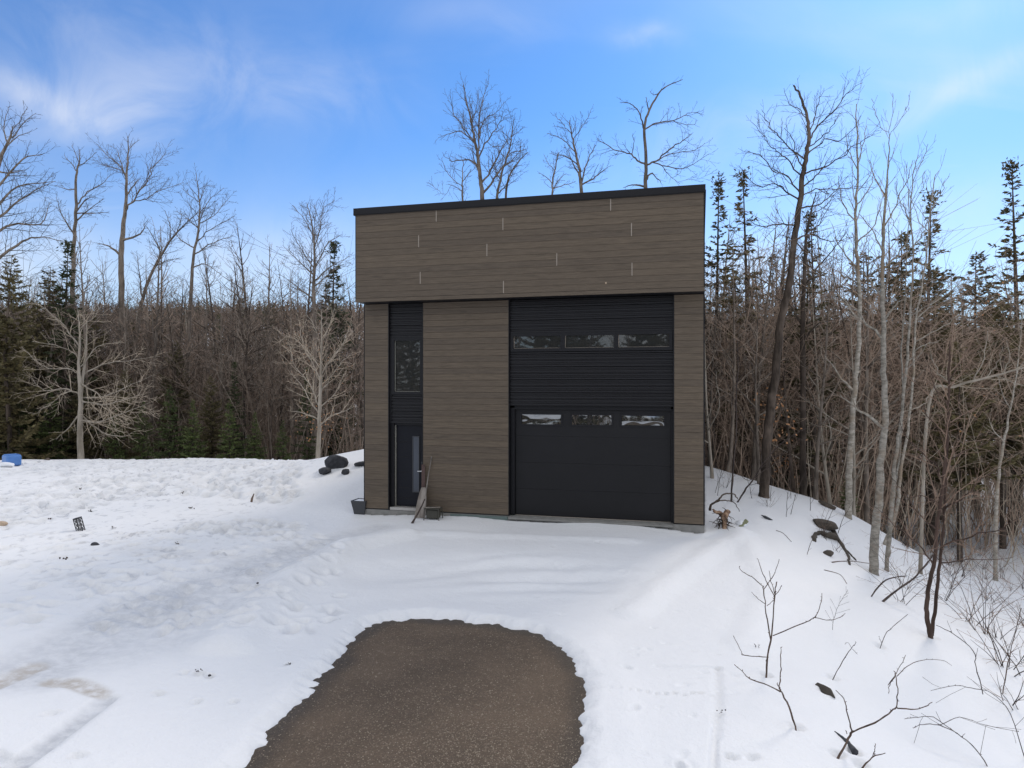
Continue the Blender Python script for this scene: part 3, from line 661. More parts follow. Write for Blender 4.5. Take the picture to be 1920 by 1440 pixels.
g = Geo(); g.box(1.0 - .02, 1.0 + .012, -.458, -.4505, 5.255, 5.29); g.build('wall_mark', M['beige'], B, loc=(-.62, 0, .0))

# ---------------------------------------------------------------- trees
def prisms(segs, n=3):
    """segs: (x0,y0,z0,x1,y1,z1,r0,r1) rows -> n-sided open prisms"""
    A = np.array(segs, float)
    p0 = A[:, 0:3]; p1 = A[:, 3:6]; d = p1 - p0; L = np.linalg.norm(d, axis=1, keepdims=True) + 1e-9; d = d / L
    ref = np.where(np.abs(d[:, 2:3]) > .9, np.array([[1., 0, 0]]), np.array([[0, 0, 1.]]))
    a = np.cross(d, ref); a /= np.linalg.norm(a, axis=1, keepdims=True) + 1e-9; b = np.cross(d, a)
    V = []
    for p_, r_ in ((p0 - d * L * .03, A[:, 6:7]), (p1 + d * L * .03, A[:, 7:8])):
        for k in range(n):
            t_ = 2 * math.pi * k / n; V.append(p_ + (a * math.cos(t_) + b * math.sin(t_)) * r_)
    V = np.stack(V, 1).reshape(-1, 3); m_ = len(A); base = (np.arange(m_) * 2 * n)[:, None]
    Q = np.concatenate([base + np.array([[k, (k + 1) % n, n + (k + 1) % n, n + k]]) for k in range(n)], 0)
    return V, Q
class Tree:
    def __init__(s, seed): s.r = random.Random(seed); s.limbs = []; s.tw = []
    def grow(s, p, d, L, r, lev, up=.12, wob=.22, dens=5.0, ratio=.5, tip=.0022, minr=.0022, droop=0.0, spread=(.5, 1.05)):
        R = s.r; n = max(2, min(7, int(L / .16))); st = L / n; q = p.copy(); d = d.normalized(); pts = [q.copy()]; rr = [r]
        for i in range(n):
            d = (d + Vector((R.gauss(0, wob), R.gauss(0, wob), R.gauss(0, wob * .7) + up - droop)) * .55).normalized()
            q = q + d * st; pts.append(q.copy()); rr.append(max(minr, r + (tip - r) * (i + 1) / n))
        for i in range(n):
            a, b = pts[i], pts[i + 1]; s.tw.append((a.x, a.y, a.z, b.x, b.y, b.z, rr[i], rr[i + 1]))
        if lev > 0: s.spawn(pts, rr, lev, up, wob, dens, ratio, droop=droop, minr=minr, spread=spread, t0=.18)
    def spawn(s, pts, rr, lev, up=.12, wob=.22, dens=5.0, ratio=.5, t0=.2, droop=0.0, minr=.0022, spread=(.5, 1.05), lmax=2.2, alt=None):
        R = s.r; Ls = [(pts[i + 1] - pts[i]).length for i in range(len(pts) - 1)]; T = sum(Ls)
        if T < .05: return
        cnt = int(T * dens * (1 - t0) + R.random()); side = R.random() * 6.28
        for k in range(cnt):
            u = t0 + (1 - t0) * (k + R.random() * .8) / max(1, cnt); q = u * T; i = 0
            while i < len(Ls) - 1 and q > Ls[i]: q -= Ls[i]; i += 1
            f = min(1, q / max(Ls[i], 1e-6)); p = pts[i].lerp(pts[i + 1], f); ax = (pts[i + 1] - pts[i]).normalized()
            side += 2.4 + R.gauss(0, .5); o = ax.orthogonal().normalized(); o = Matrix.Rotation(side, 3, ax) @ o
            an = R.uniform(*spread); d = ax * math.cos(an) + o * math.sin(an)
            L = min(lmax, T * ratio * (1.1 - .65 * u)) * R.uniform(.55, 1.2)
            r0 = max(minr, min(.62 * (rr[i] + (rr[i + 1] - rr[i]) * f), .011 * L ** .9 + minr * .8))
            if L > .08: s.grow(p, d, L, r0, lev - 1, up, wob, dens * 1.25, ratio, droop=droop, minr=minr, spread=spread)
    def build(s, trunk_mat, twig_mat, parent, sides=9, crown='crown', trunk='trunk'):
        g = Geo()
        for pts, rr in s.limbs: g.tube(pts, rr, sides if rr[0] > .05 else 5)
        out = []
        if g.v: out.append(g.build(trunk, trunk_mat, parent, sm=True))
        if s.tw:
            V, Q = prisms(s.tw); out.append(ob(crown, mesh_np(crown, V, Q, mats=[twig_mat]), parent))
        return out
def wiggle(pts, n, amp, R):
    """subdivide a polyline smoothly (Catmull-Rom) with a little crookedness"""
    P = [Vector(p) for p in pts]
    if len(P) == 2: P = [P[0], P[0].lerp(P[1], .5) + Vector((R.gauss(0, amp), R.gauss(0, amp), R.gauss(0, amp))), P[1]]
    P = [P[0] * 2 - P[1]] + P + [P[-1] * 2 - P[-2]]; out = []
    for i in range(1, len(P) - 2):
        for k in range(n):
            t_ = k / n; a, b, c_, d_ = P[i - 1], P[i], P[i + 1], P[i + 2]
            q = .5 * ((2 * b) + (c_ - a) * t_ + (2 * a - 5 * b + 4 * c_ - d_) * t_ * t_ + (3 * b - a - 3 * c_ + d_) * t_ ** 3)
            if k or i > 1: q = q + Vector((R.gauss(0, amp), R.gauss(0, amp), R.gauss(0, amp * .5)))
            out.append(q)
    out.append(P[-2]); return out
def hero(name, label, cat, Y, stems, limbs, r0, bark_m, twig_m, seed, lev=2, dens=3.2, up=.12, depth=.8, group=None, tipr=.012, ratio=.46, wob=.22, minr=None, upper=.45, base_px=None, droop=0.0, spread=(.5, 1.05), lmax=1.8, limb_r=.55, leaves=0):
    """a tree measured off the photograph: stems and limbs are pixel polylines set at distance Y, limbs leaning toward or away from the camera"""
    T = Tree(seed); R = T.r; known = []      # (px, py, depth, radius)
    if minr is None: minr = .0021 + .000085 * Y
    dens = dens * 1.75
    org = None
    for si, st in enumerate(stems):
        st, rs, d0 = (st if isinstance(st, tuple) else (st, r0, 0.0))
        P = [at(px, py, Y + d0) for px, py in st]
        if org is None:
            bx, by = P[0].x, P[0].y; gz = hz(bx, by)
            org = Vector((bx, by, gz - .1))
            if P[0].z > gz: P = [Vector((bx + .3 * (P[0].x - P[1].x), by, gz - .15))] + P; st = [st[0]] + list(st)
            else: P[0].z = gz - .15
        elif d0 == 0.0 and si: P[0] = P[0]
        W_ = wiggle(P, 5, .004 + .0006 * (P[-1] - P[0]).length, R)
        n = len(W_); rr = [rs * ((1 - i / (n - 1)) * (1 - tipr / rs) + tipr / rs) for i in range(n)]
        if si == 0: rr[0] *= 1.35
        T.limbs.append((W_, rr)); W_2 = W_[int(n * upper):]; r_2 = rr[int(n * upper):]
        T.spawn(W_2, r_2, lev, up, wob, dens, ratio, t0=.05, minr=minr, droop=droop, spread=spread, lmax=lmax)
        for q, r_ in zip(W_, rr): known.append((960 + q.x / q.y * F, HZ - (q.z - EYE) / q.y * F, q.y, r_, q))
    for lb in limbs:
        x, y = lb[0]; kn = min(known, key=lambda k: (k[0] - x) ** 2 + (k[1] - y) ** 2)
        sgn = R.choice((-1, 1)) * R.uniform(.35, 1) * depth; L = sum(math.hypot(lb[i + 1][0] - lb[i][0], lb[i + 1][1] - lb[i][1]) for i in range(len(lb) - 1)) * kn[2] / F
        P = [kn[4]]; acc = 0
        for i in range(1, len(lb)):
            acc += math.hypot(lb[i][0] - lb[i - 1][0], lb[i][1] - lb[i - 1][1]) * kn[2] / F
            P.append(at(lb[i][0], lb[i][1], kn[2] + sgn * acc * .5))
        W_ = wiggle(P, 4, .012 + .006 * L, R); n = len(W_)
        rs = min(kn[3] * .75, max(.012, kn[3] * limb_r, .011 * L)); rr = [rs * (1 - i / (n - 1)) + min(rs, minr * 1.6) * (i / (n - 1)) for i in range(n)]
        T.limbs.append((W_, rr)); T.spawn(W_, rr, lev, up, wob, dens * 1.35, ratio, t0=.12, minr=minr, droop=droop, spread=spread, lmax=lmax)
        for q, r_ in zip(W_, rr): known.append((960 + q.x / q.y * F, HZ - (q.z - EYE) / q.y * F, q.y, r_, q))
    E = empty(name, org, 0, label, cat, group)
    for o in T.build(bark_m, twig_m, E): o.data.transform(Matrix.Translation(-org))
    if leaves:
        V = []; Q = []; rl = R
        pool = [s_ for s_ in T.tw if s_[2] < org.z + (5.5 if leaves > 0 else 99)]
        for k in range(abs(leaves)):
            s_ = rl.choice(pool)
            leaf(V, Q, Vector(s_[3:6]) - org, rl, .045)
        ob('leaves', mesh_np('leaves', V, Q, mats=[M['dead_leaf']]), E)
    return E
def leaf(V, Q, p, R, s_):
    a = Vector((R.gauss(0, 1), R.gauss(0, 1), R.gauss(0, 1))).normalized(); b = a.orthogonal().normalized(); c_ = a.cross(b); n = len(V)
    V += [tuple(p), tuple(p + b * s_ * .45 + c_ * s_ * .4), tuple(p + c_ * s_ * 1.1 + a * s_ * .2), tuple(p - b * s_ * .45 + c_ * s_ * .5)]
    Q.append((n, n + 1, n + 2, n + 3))

# --- generic bare tree: returns an unlinked-from-place prototype (trunk + crown meshes)
def bare_meshes(seed, h, r0, bark_m, twig_m, nl=16, lev=2, dens=2.6, clear=.3, up=.16, lean=.03, spread_l=.33, fork=False, minr=.0062):
    T = Tree(seed); R = T.r; n = 12; P = []; x = y = 0.0; dx, dy = R.gauss(0, lean), R.gauss(0, lean)
    for i in range(n + 1):
        P.append(Vector((x, y, -.2 + (h + .2) * i / n))); dx += R.gauss(0, .02); dy += R.gauss(0, .02); x += dx * h / n; y += dy * h / n
    rr = [r0 * ((1 - i / n) ** .9 * .93 + .05) for i in range(n + 1)]; rr[0] *= 1.3
    T.limbs.append((P, rr)); T.spawn(P[7:], rr[7:], lev, up, .22, dens, .4, t0=0, minr=minr, lmax=1.4)
    for k in range(nl):
        u = clear + (1 - clear) * ((k + R.random()) / nl) * .93; i = min(n - 1, int(u * n)); f = u * n - i; p = P[i].lerp(P[i + 1], f)
        L = h * spread_l * (1.15 - u) * R.uniform(.6, 1.3); a = R.random() * 6.28; el = R.uniform(.35, 1.0)
        d = Vector((math.cos(a) * math.cos(el), math.sin(a) * math.cos(el), math.sin(el))); m_ = max(3, int(L / .35)); q = p.copy(); pts = [q.copy()]
        for j in range(m_):
            d = (d + Vector((R.gauss(0, .16), R.gauss(0, .16), .05 + R.gauss(0, .1)))).normalized(); q = q + d * L / m_; pts.append(q.copy())
        rs = min(.6 * rr[i], .012 + .013 * L); ra = [rs * (1 - j / m_) + .006 * j / m_ for j in range(m_ + 1)]
        T.limbs.append((pts, ra)); T.spawn(pts, ra, lev, up, .22, dens * 1.3, .45, t0=.15, minr=minr, lmax=1.6)
    g = Geo()
    for pts, ra in T.limbs: g.tube(pts, ra, 7 if ra[0] > .04 else 4, cap=False)
    a = bpy.data.meshes.new('trunk'); a.from_pydata(g.v, [], g.f); a.materials.append(bark_m); a.polygons.foreach_set('use_smooth', [True] * len(a.polygons)); a.update()
    V, Q = prisms(T.tw); b = mesh_np('crown', V, Q, mats=[twig_m])
    return [('trunk', a), ('crown', b)]
def conifer_meshes(seed, h, r0, bark_m, needle_m, width=.2, clear=.05, dens=1.0, droop=.25, whorl=.32, sparse=0.0, spray=.30, shape=1.0, top=.0):
    """trunk, drooping whorled branches and needle sprays as small slivers along every twig"""
    R = np.random.default_rng(seed); r = random.Random(seed)
    g = Geo(); g.tube([Vector((0, 0, -.2)), Vector((.02 * h * r.gauss(0, .5), .01 * h, h * .5)), Vector((0, 0, h))], [r0, r0 * .55, .008], 7, cap=False)
    segs = []; P0 = []; D = []; Ls = []
    z_ = h * clear
    while z_ < h * .995:
        u = (z_ / h - clear) / (1 - clear); R0 = h * width * ((1 - u) ** shape * (.35 + .65 * min(1, u * 5 + .5)) + .018)
        nb = r.choice((3, 4, 5, 6)); 
        for k in range(nb):
            if r.random() < sparse * (1 - u): continue
            a = r.random() * 6.28; L = R0 * r.uniform(.55, 1.2); el = .35 * u - droop * (1 - u) + r.gauss(0, .12)
            p = np.array([0, 0, z_ + r.uniform(-.12, .12)]); d = np.array([math.cos(a) * math.cos(el), math.sin(a) * math.cos(el), math.sin(el)]); n = max(2, int(L / .25))
            for j in range(n):
                q = p + d * L / n; segs.append((*p, *q, .004 + .012 * L * (1 - j / n), .004 + .012 * L * (1 - (j + 1) / n)))
                m_ = max(3, int(L / n * 34 * dens * (1.1 if j else .5)))
                f = R.random(m_)[:, None]; P0.append(p + (q - p) * f)
                side = np.array([-d[1], d[0], 0]) * R.choice([-1, 1], m_)[:, None]
                dd = side * R.uniform(.5, 1, m_)[:, None] + d * R.uniform(.3, .9, m_)[:, None] + np.array([0, 0, 1]) * R.normal(-.12, .28, m_)[:, None]
                D.append(dd); Ls.append(np.full(m_, spray) * R.uniform(.5, 1.3, m_) * (1.15 - .5 * (j / n)) * (.55 + .45 * (1 - u)))
                d = d + np.array([0, 0, .10 + r.gauss(0, .05)]); d /= np.linalg.norm(d); p = q
        z_ += whorl * r.uniform(.6, 1.2) * (1.1 - .5 * u) * max(.5, h / 9)
    if top:                                   # the dense tuft many old spruces carry
        m_ = int(90 * dens); P0.append(np.stack([R.normal(0, .13, m_), R.normal(0, .13, m_), h - R.random(m_) * top], 1)); D.append(R.normal(0, 1, (m_, 3)) + [0, 0, .6]); Ls.append(np.full(m_, .16))
    P = np.concatenate(P0); D = np.concatenate(D); D /= np.linalg.norm(D, axis=1, keepdims=True) + 1e-9; L = np.concatenate(Ls)[:, None]
    n_ = len(P); s_ = np.cross(D, R.normal(0, 1, (n_, 3))); s_ /= np.linalg.norm(s_, axis=1, keepdims=True) + 1e-9
    wd = L * .17
    V = np.stack([P - s_ * wd * .6, P + D * L * .5 - s_ * wd, P + D * L, P + D * L * .45 + s_ * wd], 1).reshape(-1, 3)
    Q = np.arange(n_ * 4).reshape(-1, 4)
    bv, bq = prisms(segs)
    cr = mesh_np('crown', np.concatenate([V, bv]), np.concatenate([Q, bq + len(V)]), mats=[needle_m, bark_m], mi=np.concatenate([np.zeros(n_), np.ones(len(bq))]))
    a = bpy.data.meshes.new('trunk'); a.from_pydata(g.v, [], g.f); a.materials.append(bark_m); a.polygons.foreach_set('use_smooth', [True] * len(a.polygons)); a.update()
    return [('trunk', a), ('crown', cr)]
def place(name, meshes, x, y, rz, sc, label, cat, group=None, tilt=0.0, dz=0.0, zs=1.0):
    E = empty(name, (x, y, hz(x, y) + dz), rz, label, cat, group); E.rotation_euler = (tilt * math.cos(rz * 3), tilt * math.sin(rz * 3), rz); E.scale = (sc, sc, sc * zs)
    for nm, me_ in meshes: ob(nm, me_, E)
    return E

# --- measured trees
G1T, BK = M['twig_sky'], M['bark']
hero('maple_tree', 'bare maple rising above the left half of the garage roof', 'tree', 31,
     [[(907,470),(905,376),(900,330),(896,290),(890,262),(884,235),(876,195),(868,160)]],
     [[(897,288),(899,240),(903,195),(917,155)], [(896,262),(908,225),(930,210),(948,190)], [(899,300),(915,262),(935,235),(950,215)], [(892,266),(868,240),(850,210),(843,178)], [(886,240),(884,205),(878,180)],
      [(893,272),(865,247),(845,250),(822,258)], [(905,345),(925,310),(942,275),(958,240)], [(903,330),(890,300),(886,275)], [(900,310),(880,300),(850,302),(832,292)], [(886,230),(893,200),(898,172)],
      [(905,360),(935,325),(955,290),(985,280)]], .125, BK, G1T, 101, dens=2.8, lmax=1.3)
hero('ash_tree', 'bare many-stemmed tree above the roof, right against the left maple', 'tree', 33,
     [[(935,470),(932,376),(940,330),(952,290),(960,250),(962,225)], ([(945,470),(948,376),(955,330),(975,300),(990,285)], .07, .3)],
     [[(938,340),(925,310),(922,285)], [(945,318),(970,290),(978,262)], [(952,340),(960,320),(972,310)], [(936,360),(950,345),(962,320)], [(955,275),(945,255),(940,235)], [(958,260),(975,245),(985,238)]], .09, BK, G1T, 102, dens=3.2, lmax=1.0, upper=.3)
hero('young_maple_tree', 'small bare tree at the left end of the trees seen over the roof', 'tree', 30,
     [[(870,470),(868,376),(867,340),(868,300)]], [[(867,352),(848,335),(835,318),(828,296)], [(868,340),(880,325),(893,312)], [(867,360),(852,350),(840,345)], [(830,380),(836,364),(820,355),(802,342)]], .07, BK, G1T, 103, dens=3, lmax=.7, upper=.35)
hero('maple_tree', 'bare tree standing over the middle of the garage roof', 'tree', 31,
     [[(1094,470),(1090,360),(1086,320),(1078,280),(1072,252),(1068,225)]],
     [[(1073,254),(1058,235),(1046,222),(1042,213)], [(1077,262),(1090,240),(1102,222),(1110,203)], [(1080,290),(1062,268),(1045,256),(1025,250)], [(1085,312),(1066,296),(1045,290),(1030,288)], [(1090,350),(1098,315),(1108,290),(1118,270)],
      [(1090,345),(1112,335),(1128,322),(1142,312)], [(1086,330),(1072,300),(1064,280)], [(1072,250),(1078,235),(1080,220)]], .11, BK, G1T, 104, dens=3.0, lmax=1.1)
hero('young_maple_tree', 'thin bare tree poking over the roof just left of its middle', 'tree', 30,
     [[(1036,470),(1036,366),(1037,335),(1045,300),(1048,285)]], [[(1037,345),(1022,330),(1010,325)], [(1036,355),(1050,335),(1062,325)], [(1040,320),(1028,305),(1020,290)], [(1037,360),(1065,345),(1080,340)]], .06, BK, G1T, 105, dens=3.2, lmax=.7, upper=.35)
hero('oak_tree', 'bare crooked tree over the right half of the garage roof with a bent top', 'tree', 30,
     [[(1215,470),(1211,352),(1211,310),(1209,245),(1214,215),(1232,180),(1248,163),(1280,149)]],
     [[(1210,246),(1203,222),(1190,200),(1178,193),(1162,192)], [(1212,243),(1225,233),(1250,228),(1272,223),(1290,212),(1312,213)], [(1262,226),(1278,232),(1300,234),(1308,225)], [(1211,314),(1196,300),(1184,290),(1150,280),(1125,265),(1118,258)],
      [(1186,291),(1188,270),(1187,250)], [(1213,314),(1235,298),(1262,275),(1285,260),(1300,248)], [(1230,300),(1262,288),(1300,282),(1322,268)], [(1222,308),(1262,315),(1290,312),(1330,288)], [(1246,310),(1256,330),(1275,345)],
      [(1255,345),(1275,325),(1278,310)], [(1260,348),(1290,337),(1320,332),(1345,318)], [(1210,350),(1190,346),(1168,352)], [(1212,340),(1222,325),(1240,345)], [(1236,178),(1225,178),(1218,170)], [(1214,210),(1212,190),(1212,182)]], .105, BK, M['twig_dark'], 106, dens=2.2, lmax=.8, upper=.75, wob=.28, limb_r=.62)
hero('maple_tree', 'tall forked bare tree in the left woods with a limb swinging right', 'tree', 37,
     [[(226,846),(228,590),(228,480),(232,420),(236,390),(237,330),(240,290),(239,255)]],
     [[(237,398),(252,372),(275,340),(288,312),(312,285)], [(250,378),(275,372),(300,358),(345,342)], [(238,365),(255,342),(262,335)], [(235,330),(222,310),(205,295),(182,270)], [(234,322),(210,312),(185,308)], [(238,285),(250,270),(262,262)],
      [(232,455),(262,438),(275,415)], [(228,480),(205,462),(180,455)], [(236,340),(225,300),(218,278)]], .20, BK, G1T, 107, dens=2.6, lmax=1.8, upper=.7)
hero('maple_tree', 'tall bare tree at the far left above a dark spruce', 'tree', 38,
     [[(135,830),(136,600),(138,480),(142,400),(143,330),(148,305),(150,280)]],
     [[(145,325),(132,305),(120,290)], [(149,315),(165,300),(180,285)], [(145,378),(165,360),(190,345),(208,325)], [(143,395),(160,375),(180,368)], [(140,350),(125,355),(105,348)], [(140,420),(165,395),(195,372)], [(138,440),(120,410),(105,370)], [(143,400),(170,400),(205,398)],
      [(147,305),(140,285),(135,272)]], .17, BK, G1T, 108, dens=2.8, lmax=1.6, upper=.7)
hero('maple_tree', 'bare spreading tree third among the tall ones left of the garage', 'tree', 36,
     [[(345,850),(350,700),(358,560),(362,490),(372,430),(374,380),(368,325)]],
     [[(373,400),(392,375),(420,352)], [(372,420),(400,405),(432,368)], [(368,450),(395,430),(440,405)], [(362,480),(400,455),(438,442)], [(374,385),(355,365),(340,352)], [(372,430),(352,410),(330,395)], [(374,380),(385,350),(402,350)], [(360,500),(385,495),(415,515)], [(364,470),(340,450),(315,420)]], .15, BK, G1T, 109, dens=3.0, lmax=1.5, upper=.65)
hero('leaning_maple_tree', 'bare tree leaning right between the tall left trees', 'tree', 37.5,
     [[(235,850),(255,640),(268,560),(290,500),(320,450),(348,420),(372,398)]],
     [[(300,475),(285,440),(270,420)], [(320,452),(318,420),(310,395)], [(290,505),(310,490),(335,485)], [(270,560),(262,520),(258,480)], [(335,435),(340,410),(338,395)]], .14, BK, G1T, 110, dens=3, lmax=1.3, upper=.55)
hero('maple_tree', 'bare tree cut by the left picture edge, limbs reaching right', 'tree', 30,
     [[(-60,850),(-40,600),(-20,450),(-5,320),(18,260),(26,235)]],
     [[(22,250),(38,225),(52,200)], [(20,262),(45,230),(68,212)], [(18,270),(8,235),(15,200)], [(10,285),(30,258),(58,246)], [(-15,360),(40,300),(80,290)], [(-20,400),(35,350),(105,340)], [(-30,430),(20,390),(60,360),(102,340)], [(-35,500),(30,460),(70,445),(118,452)], [(-30,450),(25,420),(75,420),(95,378)], [(-10,330),(15,325),(45,318)]], .22, BK, G1T, 111, dens=2.6, lmax=1.5, upper=.7)
hero('maple_tree', 'broad bare tree nearest the garage on its left, beside a thin spruce', 'tree', 33,
     [[(588,850),(590,700),(590,600),(588,540),(590,480),(585,420),(575,380)]],
     [[(588,500),(565,470),(545,430)], [(588,520),(560,490),(530,460)], [(589,470),(600,430),(605,395),(628,375)], [(589,500),(612,460),(640,440)], [(586,440),(570,410),(548,385)], [(588,450),(592,400),(590,385)], [(590,530),(620,500),(650,485)], [(590,560),(560,540),(525,515)], [(589,540),(610,520),(655,480)]], .15, BK, G1T, 112, dens=3.1, lmax=1.4, upper=.6)
hero('beech_tree', 'pale low-branched tree with arching limbs standing on the yard edge at left', 'tree', 29,
     [[(152,862),(150,800),(151,740),(147,690),(150,640),(146,580)], ([(150,760),(158,690),(162,640),(163,600)], .07, .2)],
     [[(150,742),(120,728),(85,732),(50,705),(15,680)], [(148,735),(125,735),(90,760),(60,778)], [(150,752),(190,758),(225,752),(270,738)], [(152,745),(200,742),(250,720),(295,700)], [(155,700),(195,682),(240,676),(300,668)], [(150,770),(130,800),(105,825)], [(152,780),(190,810),(230,818),(255,808)],
      [(155,790),(185,790),(230,775),(280,755)], [(148,700),(120,690),(85,690),(40,650)], [(147,670),(115,650),(60,640)], [(150,720),(180,735),(200,760),(215,800),(232,812)], [(152,690),(185,650),(230,640)], [(148,650),(110,600),(60,560)], [(150,620),(180,590),(195,560)]], .155, M['bark_pale'], M['twig_pale'], 113, lev=2, dens=2.0, lmax=1.3, upper=.5, up=.02, wob=.16, depth=1.6, limb_r=.42)
hero('beech_tree', 'pale bare young tree with upswept limbs close left of the garage', 'tree', 28,
     [[(596,862),(598,800),(600,740),(602,680),(603,620),(602,580)]],
     [[(600,780),(575,740),(560,715),(545,700)], [(600,760),(580,720),(555,690),(540,640)], [(602,760),(630,735),(645,700)], [(602,740),(625,700),(640,680),(662,660)], [(600,720),(585,680),(570,650),(560,600)], [(602,700),(630,660),(650,630),(655,610)], [(603,650),(590,610),(575,590)], [(600,800),(620,780),(650,770),(665,760)], [(598,790),(570,775),(540,770)], [(603,640),(620,600),(630,570)], [(602,690),(560,640),(530,630)]],
     .11, M['bark_pale'], M['twig_pale'], 114, lev=2, dens=2.4, lmax=1.1, upper=.5, up=.1, depth=1.2, limb_r=.4, leaves=160)
# right side
hero('oak_tree', 'big dark leaning tree right of the garage, wide bare crown', 'tree', 18.2,
     [[(1431,938),(1437,850),(1446,760),(1455,690),(1463,610),(1478,540),(1490,450),(1498,390),(1505,330),(1513,285),(1517,250),(1512,215),(1500,180),(1488,160)]],
     [[(1515,262),(1535,235),(1560,212),(1590,175),(1618,155)], [(1514,280),(1535,262),(1560,240),(1575,210)], [(1512,225),(1498,205),(1480,195),(1470,165)], [(1510,300),(1480,275),(1455,250),(1438,225),(1428,205)], [(1505,330),(1480,305),(1462,288),(1440,268),(1408,228)],
      [(1500,360),(1475,330),(1450,320),(1425,290),(1395,285)], [(1497,380),(1470,355),(1455,345),(1420,348),(1385,310)], [(1500,370),(1530,355),(1570,355),(1600,350),(1640,352)], [(1508,330),(1530,318),(1570,300),(1600,275),(1640,250)], [(1497,395),(1530,385),(1560,365),(1590,330)],
      [(1493,430),(1460,420),(1430,425),(1400,410)], [(1490,455),(1520,440),(1560,452),(1600,445)], [(1512,290),(1548,262),(1575,265),(1610,225)], [(1516,250),(1528,215),(1535,190),(1545,165)], [(1508,318),(1490,290),(1488,262),(1470,240)], [(1503,350),(1530,330),(1545,310),(1560,290)]],
     .128, M['bark_dark'], M['twig_dark'], 115, lev=2, dens=3.2, lmax=1.0, upper=.72, limb_r=.34, tipr=.02, minr=.0030)
hero('oak_tree', 'second dark straight trunk just behind the big leaning tree', 'tree', 20.5,
     [[(1506,925),(1506,800),(1505,640),(1508,520),(1512,450),(1520,400),(1530,360)]],
     [[(1508,540),(1535,500),(1560,470),(1590,430)], [(1510,480),(1490,450),(1460,440)], [(1508,600),(1480,570),(1450,560)], [(1513,440),(1535,420),(1560,380)], [(1506,640),(1530,610),(1560,600)], [(1520,400),(1550,385),(1575,350)]], .115, M['bark_dark'], M['twig_dark'], 116, dens=3.2, lmax=1.1, upper=.5)
BI, TG = M['birch'], M['twig_grey']
hero('birch_tree', 'grey birch with the fattest pale trunk of the right-hand clump', 'tree', 15.2,
     [[(1638,1076),(1640,1010),(1648,930),(1653,850),(1660,790),(1657,700),(1657,620),(1654,540),(1656,460),(1660,380),(1665,320),(1668,255)]],
     [[(1668,255),(1650,230),(1638,200),(1634,185)], [(1668,255),(1672,215),(1674,175)], [(1667,258),(1685,230),(1698,205),(1704,178)], [(1655,480),(1640,440),(1610,400)], [(1657,420),(1680,385),(1700,340),(1712,300)], [(1662,370),(1640,335),(1630,300)], [(1655,600),(1680,570),(1700,560)], [(1656,560),(1625,520),(1600,500)],
      [(1655,800),(1620,775),(1600,760),(1575,740)], [(1657,640),(1620,600),(1590,570),(1550,560)], [(1656,500),(1690,470),(1712,430)]], .098, BI, TG, 117, lev=2, dens=1.9, up=.25, lmax=1.0, upper=.6, tipr=.008, spread=(.35, .8), group='birches in the clump right of the garage')
hero('birch_tree', 'grey birch standing left of the fattest birch, trunk brown below', 'tree', 18.5,
     [[(1590,960),(1592,890),(1598,800),(1603,720),(1608,660),(1612,560),(1606,470),(1604,400),(1608,320),(1606,240),(1606,195)]],
     [[(1606,320),(1590,280),(1585,250)], [(1607,300),(1620,265),(1625,235)], [(1604,420),(1580,380),(1572,330)], [(1606,390),(1630,350),(1640,320)], [(1606,500),(1580,470),(1560,420)], [(1608,450),(1640,420),(1660,360)], [(1604,730),(1570,700),(1545,665)], [(1610,600),(1580,560),(1560,550)]], .098, BI, TG, 118, lev=2, dens=1.9, up=.25, lmax=1.1, upper=.55, tipr=.009, spread=(.35, .8), group='birches in the clump right of the garage')
for i, (lab, Y, st, lbs, r0) in enumerate([
    ('slender grey birch just right of the fattest birch, forking high', 15.8, [(1662,1070),(1668,990),(1675,900),(1685,820),(1695,740),(1702,650),(1708,560),(1712,480),(1708,400),(1712,330),(1722,290)], [[(1712,340),(1730,300),(1740,270)], [(1708,420),(1690,380),(1680,340)], [(1712,470),(1735,430),(1750,380)], [(1700,680),(1730,650),(1760,640)], [(1706,600),(1740,570),(1790,530)]], .062),
    ('thinnest birch stem crossing between the right-hand birches', 16.8, [(1670,1000),(1680,900),(1690,820),(1693,740),(1690,650),(1697,560),(1700,480),(1705,400),(1702,340)], [[(1700,460),(1680,430),(1670,400)], [(1703,400),(1725,360),(1735,320)], [(1692,700),(1720,670),(1745,640)]], .040),
    ('thin birch leaning right behind the double dark trunk', 17.5, [(1655,1050),(1680,960),(1690,880),(1705,790),(1712,700),(1718,600),(1735,500),(1742,420),(1752,340),(1760,320)], [[(1740,440),(1720,410),(1705,360)], [(1745,400),(1765,360),(1780,330)], [(1715,650),(1755,620),(1800,590)], [(1718,600),(1760,560),(1830,520)]], .055),
    ('pale crooked birch at the right picture edge', 19.0, [(1868,960),(1872,900),(1880,840),(1892,780),(1903,720),(1912,640),(1920,560)], [[(1895,770),(1880,740),(1872,700)], [(1905,700),(1930,660),(1950,600)], [(1885,830),(1860,800),(1850,770)]], .07)]):
    hero('birch_tree', lab, 'tree', Y, [st], lbs, r0 * .75, BI, TG, 130 + i, lev=2, dens=1.9, up=.22, lmax=.9, upper=.5, tipr=.006, spread=(.35, .8), group='birches in the clump right of the garage')
